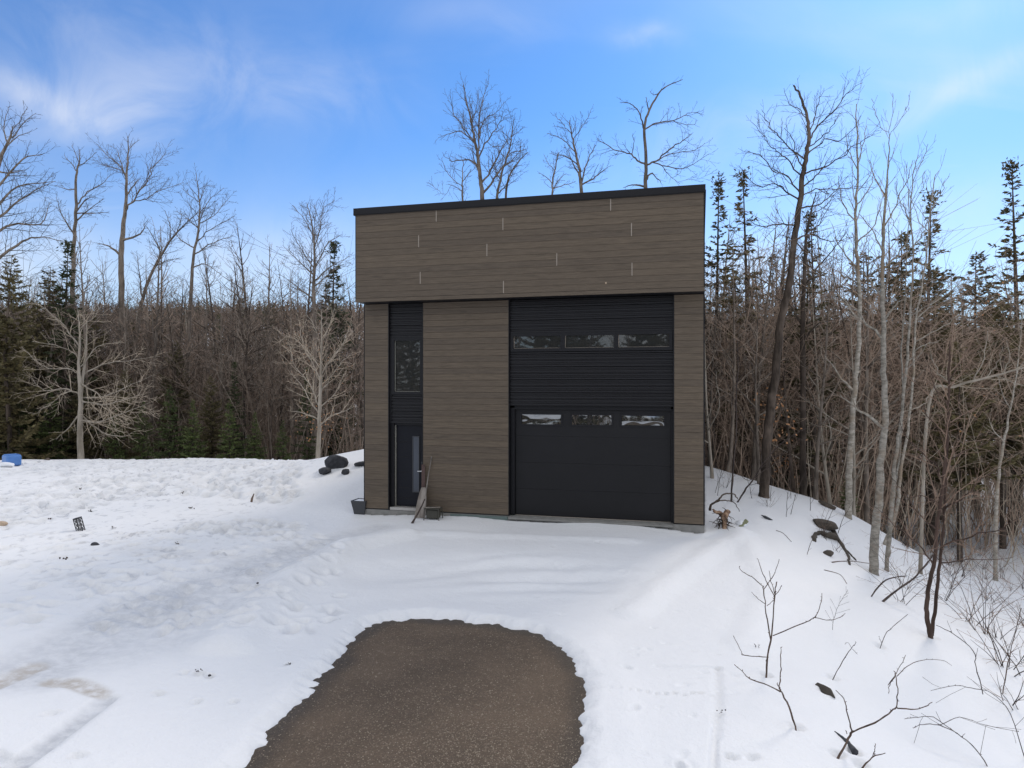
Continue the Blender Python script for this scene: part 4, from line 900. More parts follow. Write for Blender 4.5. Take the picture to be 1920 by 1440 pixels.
hero('cherry_tree', 'dark reddish tree with two trunks joined at the snow, right foreground', 'tree', 10.9,
     [[(1744,1192),(1738,1150),(1740,1110),(1752,1050),(1758,980),(1766,920),(1772,860),(1778,780),(1780,700),(1782,640)], ([(1747,1192),(1756,1120),(1764,1040),(1770,970),(1773,900),(1779,820)], .030, .12)],
     [[(1752,1060),(1720,1020),(1680,985),(1640,950)], [(1758,990),(1720,960),(1690,920),(1665,890)], [(1768,960),(1810,930),(1850,890),(1900,870)], [(1766,1030),(1820,1005),(1880,990),(1925,960)], [(1768,900),(1740,860),(1700,820),(1680,770)], [(1772,870),(1820,840),(1870,820)], [(1776,820),(1740,780),(1720,740)],
      [(1778,790),(1820,770),(1870,740)], [(1762,1060),(1820,1050),(1900,1045)], [(1762,940),(1730,930),(1690,935)], [(1780,720),(1800,680),(1820,650)], [(1779,760),(1750,720),(1745,690)]], .040, M['bark_red'], M['twig_red'], 119, lev=2, dens=3.6, lmax=1.1, upper=.5, up=.04, minr=.0018, limb_r=.3, depth=1.2)
hero('fallen_birch_limb', 'long pale bare limb slanting across the thicket at right', 'tree', 16.5,
     [[(1740,760),(1790,725),(1850,708),(1925,688),(1990,670)]], [[(1830,712),(1845,670),(1852,620)], [(1845,708),(1870,680),(1880,650)], [(1790,725),(1760,700),(1745,660)], [(1870,703),(1905,720),(1940,728)], [(1880,700),(1892,670),(1888,640)], [(1760,745),(1730,760),(1700,770)]], .04, M['bark_pale'], M['twig_pale'], 120, lev=1, dens=2.4, lmax=.7, upper=.1)

# --- prototypes for the woods
protos = [bare_meshes(201 + i, h, r0, b, t_, nl, 2, de, cl) for i, (h, r0, b, t_, nl, de, cl) in enumerate([
    (11, .13, M['bark'], M['twig'], 15, 2.4, .30), (10, .10, M['bark_dark'], M['twig'], 13, 2.5, .35), (9, .09, M['bark'], M['twig_grey'], 14, 2.6, .25),
    (8, .07, M['bark'], M['twig_red'], 13, 2.8, .2), (12, .15, M['bark_dark'], M['twig_grey'], 16, 2.2, .4), (7, .06, M['bark_pale'], M['twig'], 12, 3.0, .15), (10, .11, M['bark'], M['twig'], 14, 2.4, .3)])]
spruces = [conifer_meshes(301, 10, .13, M['bark_dark'], M['needle'], .17, .10, 1.5, .30, sparse=.1, top=.5),
           conifer_meshes(302, 12, .15, M['bark_dark'], M['needle_brown'], .15, .20, 1.1, .25, sparse=.3, top=.6),
           conifer_meshes(303, 9, .12, M['bark_dark'], M['needle_brown'], .26, .03, 1.9, .18, sparse=.0, shape=.75),
           conifer_meshes(304, 12, .13, M['bark_dark'], M['needle_brown'], .12, .25, 1.2, .2, sparse=.35, top=.9),
           conifer_meshes(305, 9, .12, M['bark_dark'], M['needle_brown'], .24, .36, 1.7, .18, sparse=.05, shape=.75)]
firs = [conifer_meshes(311 + i, 3.6, .05, M['bark_dark'], M['needle_fresh'], .27, .03, 1.9, .10, whorl=.28, spray=.17, shape=.85) for i in range(3)]
def at_top(px, py, Y, h):   # scale that puts a tree's tip at a pixel row
    x = (px - 960) / F * Y; zt = EYE + (HZ - py) / F * Y; return x, (zt - hz(x, Y)) / h
for i, (k, px, py, Y, h, lab) in enumerate([
    (0, 627, 455, 36, 10, 'narrow spruce with a bare pointed top just left of the garage'),
    (0, 128, 455, 33, 10, 'dark spruce below the tallest bare trees at left'),
    (2, 22, 480, 30, 9, 'wide dark hemlock at the left picture edge'),
    (2, 70, 560, 34, 9, 'dark hemlock behind the pale low-branched tree'),
    (2, -60, 440, 33, 9, 'dark hemlock leaning in from beyond the left edge'),
    (0, 440, 680, 32, 10, 'small pointed spruce midway along the yard edge'),
    (0, 410, 590, 95, 10, 'distant dark spruce left of centre on the ridge'),
    (1, 1393, 318, 24, 12, 'tall tufted spruce immediately right of the garage roof'),
    (3, 1348, 328, 26, 12, 'thin tufted spruce touching the garage roof corner'),
    (1, 1746, 356, 25, 12, 'tall ragged spruce behind the birches'),
    (1, 1897, 300, 27, 12, 'tall sparse spruce near the right picture edge'),
    (2, 1690, 432, 27, 9, 'dense round-topped hemlock behind the birches'),
    (2, 1620, 470, 29, 9, 'hemlock just left of the dense round-topped one'),
    (2, 1880, 560, 24, 9, 'deep green hemlock low at the right edge'),
    (1, 1520, 395, 22, 12, 'sparse hemlock entwined with the second dark trunk'),
    (2, 1830, 470, 33, 9, 'broad hemlock between the two ragged spruces'),
    (3, 1450, 470, 30, 12, 'thin sparse spruce left of the big leaning tree'),
    (0, 1565, 720, 25, 10, 'small dark spruce at the foot of the left birch'),
    (0, 1480, 690, 24, 10, 'small dark spruce behind the big leaning tree'),
    (2, 250, 600, 40, 9, 'dark hemlock among the trunks left of centre'), (2, 1800, 640, 22, 9, 'low brown-green hemlock in the right thicket'),
    (2, 95, 500, 36, 9, 'tall dark hemlock rising left of the tallest bare trees'), (2, 180, 590, 35, 9, 'dark hemlock right behind the pale low-branched tree'), (2, -10, 570, 32, 9, 'dark hemlock directly above the blue cube'), (2, 330, 640, 34, 9, 'dim hemlock rising behind the young firs'),
    (1, 500, 575, 80, 12, 'distant tufted spruce midway to the garage'), (2, 545, 600, 60, 9, 'dark far hemlock near the garage'), (1, 1475, 520, 26, 12, 'sparse hemlock behind the big leaning tree'), (2, 1560, 560, 28, 9, 'brown-green hemlock left of the birches'), (2, 1750, 500, 30, 9, 'brown-green hemlock under the tall ragged spruce'), (2, 1400, 620, 26, 9, 'low brown-green hemlock near the garage right wall'), (2, 1930, 600, 26, 9, 'dark hemlock cut by the right picture edge'),
    (2, 235, 690, 32, 9, 'low hemlock just left of the young firs'), (2, 395, 705, 31.5, 9, 'low hemlock behind the bushy young fir'), (2, 150, 700, 32, 9, 'low hemlock directly behind the pale low-branched trunk'), (0, 575, 690, 32, 10, 'dim spruce behind the pale young tree near the garage'), (2, 290, 585, 55, 9, 'far hemlock above the young firs'), (0, 455, 560, 110, 10, 'distant pointed spruce on the ridge'), (2, 510, 568, 100, 9, 'distant rounded hemlock on the ridge'), (0, 640, 640, 38, 10, 'dim spruce against the garage left wall')]):
    if k == 2 and px > 1500: k = 4
    x, s_ = at_top(px, py, Y, h); place('spruce_tree' if k not in (2, 4) else 'hemlock_tree', spruces[k], x, Y, i * 1.7, s_, lab, 'tree')
for i, (px, py, Y, lab) in enumerate([(318, 725, 30.2, 'tallest young fir at the back of the yard'), (362, 752, 29.8, 'young fir right against the tallest one'), (268, 755, 30.5, 'young fir left of the tallest one'), (430, 752, 30, 'bushy young fir midway along the yard edge'),
    (478, 775, 30.6, 'short young fir right of the bushy one'), (215, 770, 31, 'young fir behind the pale low-branched tree'), (40, 745, 31, 'young fir behind the blue cube'), (95, 725, 31.5, 'young fir between the blue cube and the pale tree'), (530, 790, 31, 'last young fir before the garage'), (1590, 880, 20.5, 'tiny fir at the foot of the snow bank')]):
    x, s_ = at_top(px, py, Y, 3.6); place('fir_tree', firs[i % 3], x, Y, i * 2.1, s_ , lab, 'tree', 'young firs along the woods'); 

# --- filler trees
rz_ = random.Random(42)
def behind_garage(x, y): 
    px = 960 + x / y * F; return 690 < px < 1312
cnt = 0; spots = []
def ok(x, y, dmin):
    for a, b in spots:
        if (a - x) ** 2 + (b - y) ** 2 < dmin * dmin: return False
    spots.append((x, y)); return True
def zone(px):
    for lim, s_ in [(60, 'above the blue cube at left'), (120, 'just left of the pale low-branched tree'), (200, 'behind the pale low-branched tree'), (290, 'between the pale tree and the young firs'), (380, 'behind the young firs'), (460, 'just right of the young firs'), (540, 'midway from the firs to the garage'), (620, 'behind the pale tree near the garage'), (700, 'against the garage left wall'),
                    (1400, 'against the garage right wall'), (1480, 'beside the big leaning tree'), (1560, 'right of the second dark trunk'), (1640, 'behind the left birch'), (1720, 'behind the fattest birch'), (1800, 'behind the double dark trunk'), (1870, 'right of the double dark trunk'), (9999, 'at the right picture edge')]:
        if px < lim: return s_
LOOK = ['tall brown-barked', 'dark-trunked', 'grey-twigged', 'slight reddish', 'tall dark-trunked', 'short pale-trunked', 'brown-barked']
def short(s_):
    w_ = s_.split(); return s_ if len(w_) <= 16 else s_.replace(' of the', '').replace(' in the', ' in').replace('low-branched ', '').replace(' the woods', ' woods')
def fill(n, ymin, ymax, pxa, pxb, hmax_py, label, group, dmin=1.2, choice=None, power=1.0, name='bare_tree'):
    got = 0; tries = 0
    while got < n and tries < n * 30:
        tries += 1; y = ymin + (ymax - ymin) * rz_.random() ** power; px = rz_.uniform(pxa, pxb); x = (px - 960) / F * y
        if behind_garage(x, y) or (px > 1640 and y < 29 + (px % 7)) or not ok(x, y, dmin): continue
        top = EYE + (HZ - (hmax_py + rz_.uniform(-10, 130))) / F * y; need = top - hz(x, y)
        i = rz_.choice(choice or range(len(protos))); h = (11, 10, 9, 8, 12, 7, 10)[i]; s_ = min(1.5, max(.45, need / h))
        place(name, protos[i], x, y, rz_.uniform(0, 6.28), s_, short('%s bare tree %s, %s' % (LOOK[i], zone(px), label)), 'tree', group, tilt=.05); got += 1
fill(44, 33, 48, -80, 660, 430, 'front row', 'bare trees beyond the left yard', 1.4)
fill(60, 32.5, 46, -80, 690, 510, 'front half', 'bare trees beyond the left yard')
fill(46, 46, 85, -80, 690, 560, 'deep inside', 'bare trees deep beyond the left yard', 1.6)
fill(24, 19.5, 30, 1320, 2000, 400, 'rising high', 'bare trees right of the garage', 1.1)
fill(44, 19.5, 32, 1320, 2000, 470, 'near part', 'bare trees right of the garage', 1.0)
fill(60, 30, 55, 1320, 2000, 450, 'deep inside', 'bare trees deep right of the garage', 1.5)
fill(18, 60, 90, 1320, 2000, 510, 'far back', 'far bare trees right of the garage', 1.6)
# undergrowth: thin stems that nobody could count
def thicket(name, label, n, region, hmin, hmax, mat, seed, rad=.006, twigs=6, first=1):
    R = random.Random(seed); T = Tree(seed); pts = []
    while len(pts) < n:
        x, y = region(R)
        if y > 0 and behind_garage(x, y): continue
        pts.append((x, y))
    zs_ = H0(np.array([p[0] for p in pts]), np.array([p[1] for p in pts]))
    for (x, y), z_ in zip(pts, zs_):
        h = R.uniform(hmin, hmax); p = Vector((x, y, z_ - .05)); d = Vector((R.gauss(0, .25), R.gauss(0, .25), 1)).normalized(); m_ = 4; q = p
        for j in range(m_):
            d = (d + Vector((R.gauss(0, .12), R.gauss(0, .12), .02))).normalized(); q2 = q + d * h / m_
            T.tw.append((q.x, q.y, q.z, q2.x, q2.y, q2.z, rad * (1.6 - j * .3), rad * (1.3 - j * .3)))
            if j >= first:
                for k in range(twigs // 3):
                    a = R.random() * 6.28; L = h * R.uniform(.15, .38); e = R.uniform(.1, .9); v_ = Vector((math.cos(a) * math.cos(e), math.sin(a) * math.cos(e), math.sin(e))) * L; b = q.lerp(q2, R.random())
                    T.tw.append((b.x, b.y, b.z, b.x + v_.x, b.y + v_.y, b.z + v_.z, rad * .6, rad * .3))
                    c_ = b + v_ * .5; v2 = Vector((v_.x + R.gauss(0, .4) * L, v_.y + R.gauss(0, .4) * L, v_.z + R.gauss(0, .3) * L)) * .5
                    T.tw.append((c_.x, c_.y, c_.z, c_.x + v2.x, c_.y + v2.y, c_.z + v2.z, rad * .4, rad * .25))
            q = q2
    V, Q = prisms(T.tw); tag(ob(name, mesh_np(name, V, Q, mats=[mat])), label, kind='stuff')
# trees that the panes mirror, behind the viewpoint
for k in range(22):
    x = -50 + 2.5 * k + rz_.uniform(-1, 1); y = rz_.uniform(-26, -13)
    place('bare_tree', protos[k % 7], x, y, k, rz_.uniform(.8, 1.3), 'bare tree mirrored in the garage panes', 'tree', 'bare trees mirrored in the panes')
for k in range(44):
    place('hemlock_tree', spruces[2], -66 + 1.65 * k + rz_.uniform(-1, 1), rz_.uniform(-34, -17), k, rz_.uniform(1.0, 1.6), 'dark hemlock mirrored in the garage panes', 'tree', 'hemlocks mirrored in the panes')
thicket('undergrowth', 'brown brush mirrored in the garage panes', 900, lambda R: (R.uniform(-60, 4), R.uniform(-34, -14)), 2.0, 8.0, M['twig'], 90, .014)
# far wooded hill: light-weight stand, one mass
def far_wood():
    R = np.random.default_rng(5); segs = []; VV = []; QQ = []; n = 0; tv = []
    N_ = 5200
    y = 75 + 265 * R.random(N_) ** .8; px = R.uniform(-150, 2100, N_); x = (px - 960) / F * y
    keep = ~((px > 700) & (px < 1300)); x = x[keep]; y = y[keep]; z_ = H0(x, y)
    P = []; cv = []
    for i in range(len(x)):
        h = R.uniform(6, 10.5); tx = R.normal(0, .3)
        segs.append((x[i], y[i], z_[i] - .3, x[i] + tx, y[i], z_[i] + h, .10, .05))
        for k in range(19):
            u = R.uniform(.12, 1); a = R.random() * 6.28; L = h * .26 * (1.2 - u) * R.uniform(.6, 1.4)
            bx, bz = x[i] + tx * u, z_[i] + h * u; e = R.uniform(.4, 1.1)
            segs.append((bx, y[i], bz, bx + math.cos(a) * L * math.cos(e), y[i] + math.sin(a) * L * math.cos(e), bz + L * math.sin(e), .055 + .0003 * y[i], .045 + .0003 * y[i]))
    V, Q = prisms(segs)
    tag(ob('far_wood', mesh_np('far_wood', V, Q, mats=[M['twig']])), 'brown leafless wood covering the far hillside', kind='stuff')
    # evergreens scattered on the crest
    P = []; D = []; L = []
    M_ = 520; y = 150 + 190 * R.random(M_); px = R.uniform(-150, 2100, M_); x = (px - 960) / F * y; keep = ~((px > 700) & (px < 1300)); x = x[keep]; y = y[keep]; z_ = H0(x, y)
    for i in range(len(x)):
        if y[i] < 225 and R.random() < .75: continue
        h = R.uniform(8, 13); m_ = 150; u = R.random(m_) ** .75; a = R.random(m_) * 6.28; rr = h * .16 * (1 - u) * R.uniform(.3, 1, m_)
        P.append(np.stack([x[i] + np.cos(a) * rr, y[i] + np.sin(a) * rr, z_[i] + h * (.12 + .88 * u)], 1)); D.append(np.stack([np.cos(a), np.sin(a), R.normal(-.2, .3, m_)], 1)); L.append(np.full(m_, 1.2) * (1.15 - u))
    P = np.concatenate(P); D = np.concatenate(D); L = np.concatenate(L)[:, None]; n = len(P)
    s_ = np.cross(D, R.normal(0, 1, (n, 3))); s_ /= np.linalg.norm(s_, axis=1, keepdims=True) + 1e-9
    V = np.stack([P - D * L * .3, P - s_ * L * .28, P + D * L * .6, P + s_ * L * .28], 1).reshape(-1, 3)
    tag(ob('far_evergreens', mesh_np('far_evergreens', V, np.arange(n * 4).reshape(-1, 4), mats=[M['needle']])), 'dark evergreens along the crest of the far hill', kind='stuff')
far_wood()
def reg(ya, yb, pa, pb, pw=1.0):
    def f(R):
        y = ya + (yb - ya) * R.random() ** pw; return (R.uniform(pa, pb) - 960) / F * y, y
    return f
thicket('undergrowth', 'brown tangle of thin stems in the woods right of the garage', 800, reg(21.5, 38, 1330, 1640), 1.0, 6.5, M['twig'], 71, .011)
thicket('undergrowth', 'brown tangle of thin stems deep in the right woods', 700, reg(33, 60, 1600, 2100), 1.0, 6.5, M['twig'], 76, .012)
thicket('undergrowth', 'tall thin brown saplings crowding the right woods', 700, reg(22, 38, 1325, 2080), 5.0, 9.5, M['twig'], 78, .012, 18, 2)
thicket('undergrowth', 'tall thin brown saplings crowding the left woods', 420, reg(33, 55, -90, 690), 6.0, 11.0, M['twig_sky'], 79, .014, 18, 2)
thicket('undergrowth', 'reddish brush filling the right woods', 420, reg(31, 42, 1600, 2100), .8, 4.5, M['twig_red'], 72, .007)
thicket('undergrowth', 'brown brush beyond the left yard', 3600, reg(33, 62, -100, 700), 1.0, 6.5, M['twig'], 73, .014)
thicket('undergrowth', 'pale thin saplings in the right woods', 300, reg(20.5, 38, 1450, 2050), 3.0, 8.5, M['twig_pale'], 74, .0085)
thicket('undergrowth', 'grey saplings beyond the left yard', 420, reg(31.5, 45, -100, 690), 2.5, 6.5, M['twig_grey'], 75, .010)
# clinging dead leaves in the understorey
V = []; Q = []; rl = random.Random(9)
for cx, cy, Y, n, sp_ in [(465,745,40,60,.5),(500,750,42,45,.5),(380,755,39,50,.4),(600,800,29,70,.5),(70,810,33,40,.4),(45,800,34,40,.5),(1453,800,19,60,.30),(1450,745,19,40,.22),(1340,670,27,50,.5),(1400,665,26,50,.5),(1460,870,22,50,.3),(1350,830,25,50,.4),(1530,905,24,60,.5),(1500,690,24,30,.3),(1345,565,27,30,.5),(1800,760,22,40,.8),(1860,570,24,30,.6)]:
    c_ = at(cx, cy, Y)
    for k in range(n): leaf(V, Q, c_ + Vector((rl.gauss(0, sp_), rl.gauss(0, sp_), rl.gauss(0, sp_ * .7))), rl, .07)
tag(ob('dead_leaves', mesh_np('dead_leaves', V, Q, mats=[M['dead_leaf']])), 'orange dead leaves clinging in the understorey', kind='stuff')

# ---------------------------------------------------------------- sticks and saplings in the foreground
def sapling(name, label, lines, base, mat, seed, cat='sapling', lev=0, dens=3, minr=.0016, knob=True, yoff=0.0, group=None):
    """lines: (pixel polyline, start radius, end radius, depth lean); the first point of the first line stands on the snow"""
    gp = ground(*base); Y = gp.y + yoff; R = random.Random(seed); T = Tree(seed); g = Geo(); org = Vector((gp.x, gp.y, gp.z)); known = []
    for ln, ra, rb, lean in lines:
        if known:
            k = min(known, key=lambda k: (k[0] - ln[0][0]) ** 2 + (k[1] - ln[0][1]) ** 2); y0 = k[2]
            if (k[0] - ln[0][0]) ** 2 + (k[1] - ln[0][1]) ** 2 > 150: y0 = Y
        else: y0 = Y
        P = []; acc = 0
        for i, q in enumerate(ln):
            if i: acc += math.hypot(q[0] - ln[i - 1][0], q[1] - ln[i - 1][1]) / F * y0
            P.append(at(q[0], q[1], y0 + lean * acc))
        if not known: P[0] = Vector((P[0].x, P[0].y, gp.z - .06))
        W_ = wiggle(P, 4, .0035, R); n = len(W_); rr = [.82 * (ra + (rb - ra) * i / (n - 1)) * R.uniform(.85, 1.2) for i in range(n)]
        g.tube([w - org for w in W_], rr, 6); known += [(960 + w.x / w.y * F, HZ - (w.z - EYE) / w.y * F, w.y) for w in W_]
        if lev: T.spawn(W_, rr, lev, .05, .2, dens, .35, minr=minr, lmax=.5)
        if knob:                              # buds
            for k in range(max(1, n // 3)):
                w = W_[R.randrange(1, n)] - org; v_ = Vector((R.gauss(0, 1), R.gauss(0, 1), .6)).normalized(); g.tube([w, w + v_ * .018], [rb * 1.1, rb * .5], 4)
    E = empty(name, org, 0, label, cat, group)
    g.build('stem', mat, E, sm=True)
    if T.tw:
        V, Q = prisms(T.tw); o = ob('twigs', mesh_np('twigs', V, Q, mats=[mat]), E); o.data.transform(Matrix.Translation(-org))
    return E
M['stick'] = bark('brown_stick_bark', (0.075, 0.052, 0.042), (0.19, 0.135, 0.105), scale=20, bmp=.3)
M['stick_dark'] = bark('dark_stick_bark', (0.035, 0.028, 0.028), (0.10, 0.078, 0.068), scale=20, bmp=.3)
sapling('sapling', 'tall forked sapling in the snow with one limb reaching right', [
    ([(1436,1268),(1440,1225),(1447,1190),(1452,1120),(1456,1092)], .013, .007, 0), ([(1445,1200),(1437,1150),(1432,1110),(1431,1098)], .009, .006, .3), ([(1431,1100),(1410,1082),(1392,1072),(1386,1063)], .006, .004, .2), ([(1434,1132),(1418,1120),(1409,1110)], .005, .003, -.2),
    ([(1452,1118),(1440,1095),(1428,1070),(1421,1048)], .007, .0035, -.4), ([(1432,1105),(1447,1085),(1456,1065),(1461,1048)], .006, .0035, .3), ([(1453,1115),(1446,1090),(1442,1070)], .006, .0035, .5), ([(1454,1115),(1462,1105),(1466,1098)], .005, .003, 0), ([(1438,1136),(1448,1128),(1451,1122)], .004, .003, 0),
    ([(1449,1192),(1490,1175),(1518,1163),(1528,1157)], .008, .006, -.3), ([(1528,1157),(1537,1140),(1541,1112)], .0055, .0035, 0), ([(1528,1158),(1555,1163),(1575,1158),(1585,1150)], .0055, .003, .2),
    ([(1437,1232),(1410,1230),(1392,1228),(1390,1222),(1375,1192)], .006, .004, -.3), ([(1436,1240),(1440,1225),(1441,1212)], .005, .004, .2)], (1436, 1268), M['stick'], 1)
sapling('sapling', 'small three-pronged sapling below the tall forked one', [
    ([(1493,1364),(1480,1325),(1466,1298),(1462,1290)], .011, .008, 0), ([(1461,1292),(1463,1262),(1464,1235),(1464,1214)], .007, .004, .2), ([(1463,1297),(1440,1285),(1405,1272),(1395,1262),(1377,1246)], .008, .004, -.2), ([(1460,1288),(1457,1282)], .004, .003, 0)], (1493, 1364), M['stick'], 2)
sapling('sapling', 'broad Y-shaped sapling at the bottom right of the snow', [
    ([(1569,1418),(1590,1385),(1598,1372)], .013, .011, 0), ([(1598,1373),(1650,1350),(1675,1330),(1680,1327)], .009, .007, -.2), ([(1598,1372),(1590,1340),(1582,1310),(1567,1294)], .008, .004, .2), ([(1680,1328),(1684,1300),(1680,1270),(1678,1260)], .006, .004, .2), ([(1682,1328),(1715,1330),(1735,1325),(1745,1318)], .007, .004, -.2),
    ([(1680,1268),(1668,1285),(1666,1300)], .004, .003, 0), ([(1665,1285),(1685,1255),(1698,1228)], .0045, .003, .2), ([(1682,1268),(1700,1250),(1730,1238),(1765,1238),(1785,1248)], .004, .002, 0), ([(1588,1376),(1585,1369)], .004, .003, 0)], (1569, 1418), M['stick'], 3)
sapling('sapling', 'short forked twig at the bottom picture edge', [([(1612,1440),(1635,1420),(1660,1412)], .009, .004, 0), ([(1636,1420),(1640,1405),(1641,1394)], .005, .003, 0)], (1612, 1438), M['stick'], 4)
sapling('sapling', 'straight leaning stick above the split log', [([(1559,1272),(1580,1240),(1595,1218),(1605,1204)], .006, .004, 0), ([(1598,1217),(1603,1222),(1608,1227)], .003, .002, 0), ([(1597,1215),(1590,1205),(1584,1208)], .003, .002, 0)], (1559, 1272), M['stick_dark'], 5)
sapling('sapling', 'thin spiky weed stem in the middle of the bank', [([(1559,1182),(1565,1155),(1575,1130),(1590,1107)], .0035, .002, 0)], (1559, 1182), M['stick_dark'], 6, lev=1, dens=16)
sapling('sapling', 'bent twig left of the double dark trunk', [([(1649,1213),(1660,1190),(1680,1170),(1702,1152)], .006, .004, 0), ([(1652,1205),(1648,1192)], .003, .002, 0)], (1649, 1213), M['stick_dark'], 7)
sapling('sapling', 'tiny pair of stubs beside the tall forked sapling', [([(1421,1221),(1417,1212),(1415,1207)], .005, .004, 0), ([(1421,1220),(1422,1208)], .004, .003, 0)], (1421, 1221), M['stick_dark'], 8)
sapling('branch', 'arching dark branch sprawling across the lower right snow', [([(1860,1445),(1830,1405),(1795,1375),(1760,1360),(1730,1358),(1713,1365)], .007, .0035, 0), ([(1795,1376),(1750,1345),(1720,1345),(1696,1348)], .005, .003, .2), ([(1760,1360),(1800,1345),(1850,1360),(1910,1372)], .004, .003, .2)], (1860, 1440), M['stick_dark'], 9, lev=1, dens=5)
sapling('branch', 'long bowed stem rising from the bottom right corner', [([(1925,1425),(1895,1340),(1860,1300),(1820,1290),(1790,1285),(1745,1295)], .006, .003, .0), ([(1843,1302),(1830,1250),(1825,1220),(1790,1190),(1755,1172)], .006, .004, .3)], (1925, 1425), M['stick_dark'], 10, lev=1, dens=4)
sapling('sapling', 'upright dark stem at the right edge with a few leaves', [([(1880,1295),(1890,1245),(1905,1180),(1915,1140)], .008, .005, 0), ([(1885,1280),(1870,1240),(1860,1180),(1862,1120)], .004, .002, .2)], (1880, 1295), M['stick'], 11, lev=1, dens=7)
sapling('branch', 'dark pole leaning up to the right behind the bank', [([(1650,1127),(1680,1108),(1712,1085),(1735,1060),(1750,1040)], .022, .016, 0)], (1650, 1127), M['stick_dark'], 12, lev=1, dens=3)
sapling('branch', 'second dark pole leaning right, lower end left of the other', [([(1630,1118),(1655,1092),(1680,1082),(1700,1080)], .016, .010, 0)], (1630, 1118), M['stick_dark'], 13, lev=1, dens=4)
sapling('sapling', 'slim dark pole rising from the snow close right of the garage', [([(1371,938),(1373,900),(1376,860),(1381,800),(1380,740),(1384,690),(1382,640)], .030, .012, 0), ([(1380,760),(1365,720),(1350,690)], .01, .004, .2), ([(1381,720),(1400,690),(1412,670)], .01, .004, .2)], (1371, 938), M['stick_dark'], 14, lev=1, dens=4)
sapling('leaning_sapling', 'forked sapling leaning right beside the slim pole', [([(1380,942),(1400,915),(1414,897),(1430,870),(1450,845)], .026, .014, 0), ([(1414,897),(1435,880),(1460,865),(1500,850)], .014, .005, -.2), ([(1428,872),(1425,840),(1400,790),(1375,760)], .012, .004, .3), ([(1450,845),(1480,820),(1520,800),(1560,790)], .012, .004, .2), ([(1440,858),(1470,850),(1510,820)], .010, .004, -.2), ([(1412,898),(1400,900),(1388,890)], .01, .004, 0)], (1380, 942), M['stick_dark'], 15, lev=2, dens=4, minr=.002)
k = 0
for px, py, dx, h, lab in [(1474,970,6,75,'thin sapling behind the low dark slab'), (1483,935,-3,95,'thin upright stem right of the big leaning trunk'), (1519,958,2,70,'short stem near the crest of the bank'), (1482,965,30,85,'slanting stem near the big leaning trunk'), (1444,940,4,50,'little stem beside the big trunk base'),
                       (1410,935,-10,40,'small twig by the slim pole'), (1345,930,12,65,'bent twig next to the garage corner'), (1340,925,22,50,'drooping twig next to the garage corner'), (1512,1040,18,40,'twig in front of the dark rocks'), (1545,1000,22,55,'twig sprouting behind the dark rocks'), (1570,1000,30,60,'right-hand twig behind the dark rocks'), (1400,1000,-15,-3,'')]:
    if not lab: continue
    k += 1
    sapling('sapling', lab, [([(px, py), (px + dx * .3, py - h * .4), (px + dx * .7, py - h * .75), (px + dx, py - h)], .008, .003, 0)], (px, py), M['stick_dark'], 40 + k, lev=1, dens=5)
rb_ = random.Random(77); stems = []
def shrub_meshes(seed, h=1.3, ns=7):
    T = Tree(seed); R = T.r; g = Geo()
    for i in range(ns):
        a = R.random() * 6.28; el = R.uniform(.75, 1.4); d = Vector((math.cos(a) * math.cos(el), math.sin(a) * math.cos(el), math.sin(el))); q = Vector((R.gauss(0, .06), R.gauss(0, .06), -.06)); pts = [q.copy()]
        L = h * R.uniform(.5, 1.15)
        for j in range(5):
            d = (d + Vector((R.gauss(0, .14), R.gauss(0, .14), R.gauss(-.02, .08)))).normalized(); q = q + d * L / 5; pts.append(q.copy())
        rr = [.007 - .001 * j for j in range(6)]; g.tube(pts, rr, 4, cap=False); T.spawn(pts, rr, 2, .04, .2, 4.5, .42, minr=.0016, lmax=.6)
    a = bpy.data.meshes.new('stem'); a.from_pydata(g.v, [], g.f); a.materials.append(M['stick_dark']); a.update()
    V, Q = prisms(T.tw); return [('stem', a), ('twigs', mesh_np('twigs', V, Q, mats=[M['twig_red']]))]
shr = [shrub_meshes(500 + i, (1.3, 1.0, 1.6, .8)[i], (7, 9, 6, 5)[i]) for i in range(4)]
sp = []; n_ = 0; tr = 0
while n_ < 70 and tr < 4000:
    tr += 1; y = rb_.uniform(9.5, 30); px = rb_.uniform(1560, 2020); x = (px - 960) / F * y; z_ = hz(x, y)
    if z_ > -1.15 or any((x - a) ** 2 + (y - b) ** 2 < .5 for a, b in sp): continue
    sp.append((x, y)); n_ += 1
    place('shrub', shr[n_ % 4], x, y, rb_.uniform(0, 6.28), rb_.uniform(.6, 1.15), ('low %s bare shrub ' % ('seven-stemmed', 'dense', 'tall-stemmed', 'small')[n_ % 4]) + zone(px) + (', nearer' if y < 14 else ', farther'), 'shrub', 'bare shrubs on the woodland floor at right')
for i, (px, py, s_, lab) in enumerate([(1850,1190,1.1,'brushy bare shrub on the bank near the right edge'), (1890,1255,1.2,'bare shrub with long stems at the right edge'), (1690,1130,.8,'bare shrub between the birches and the double trunk'), (1570,1035,.6,'small bare shrub in front of the dark rocks'), (1545,1010,.7,'small bare shrub behind the dark rocks'), (1440,950,.45,'tiny bare shrub at the foot of the big leaning tree'), (1360,915,.5,'tiny bare shrub beside the garage wall'), (1905,1330,1.0,'bare shrub low at the right edge')]):
    p_ = ground(px, py); place('shrub', shr[i % 4], p_.x, p_.y, i * 1.3, s_, lab, 'shrub')

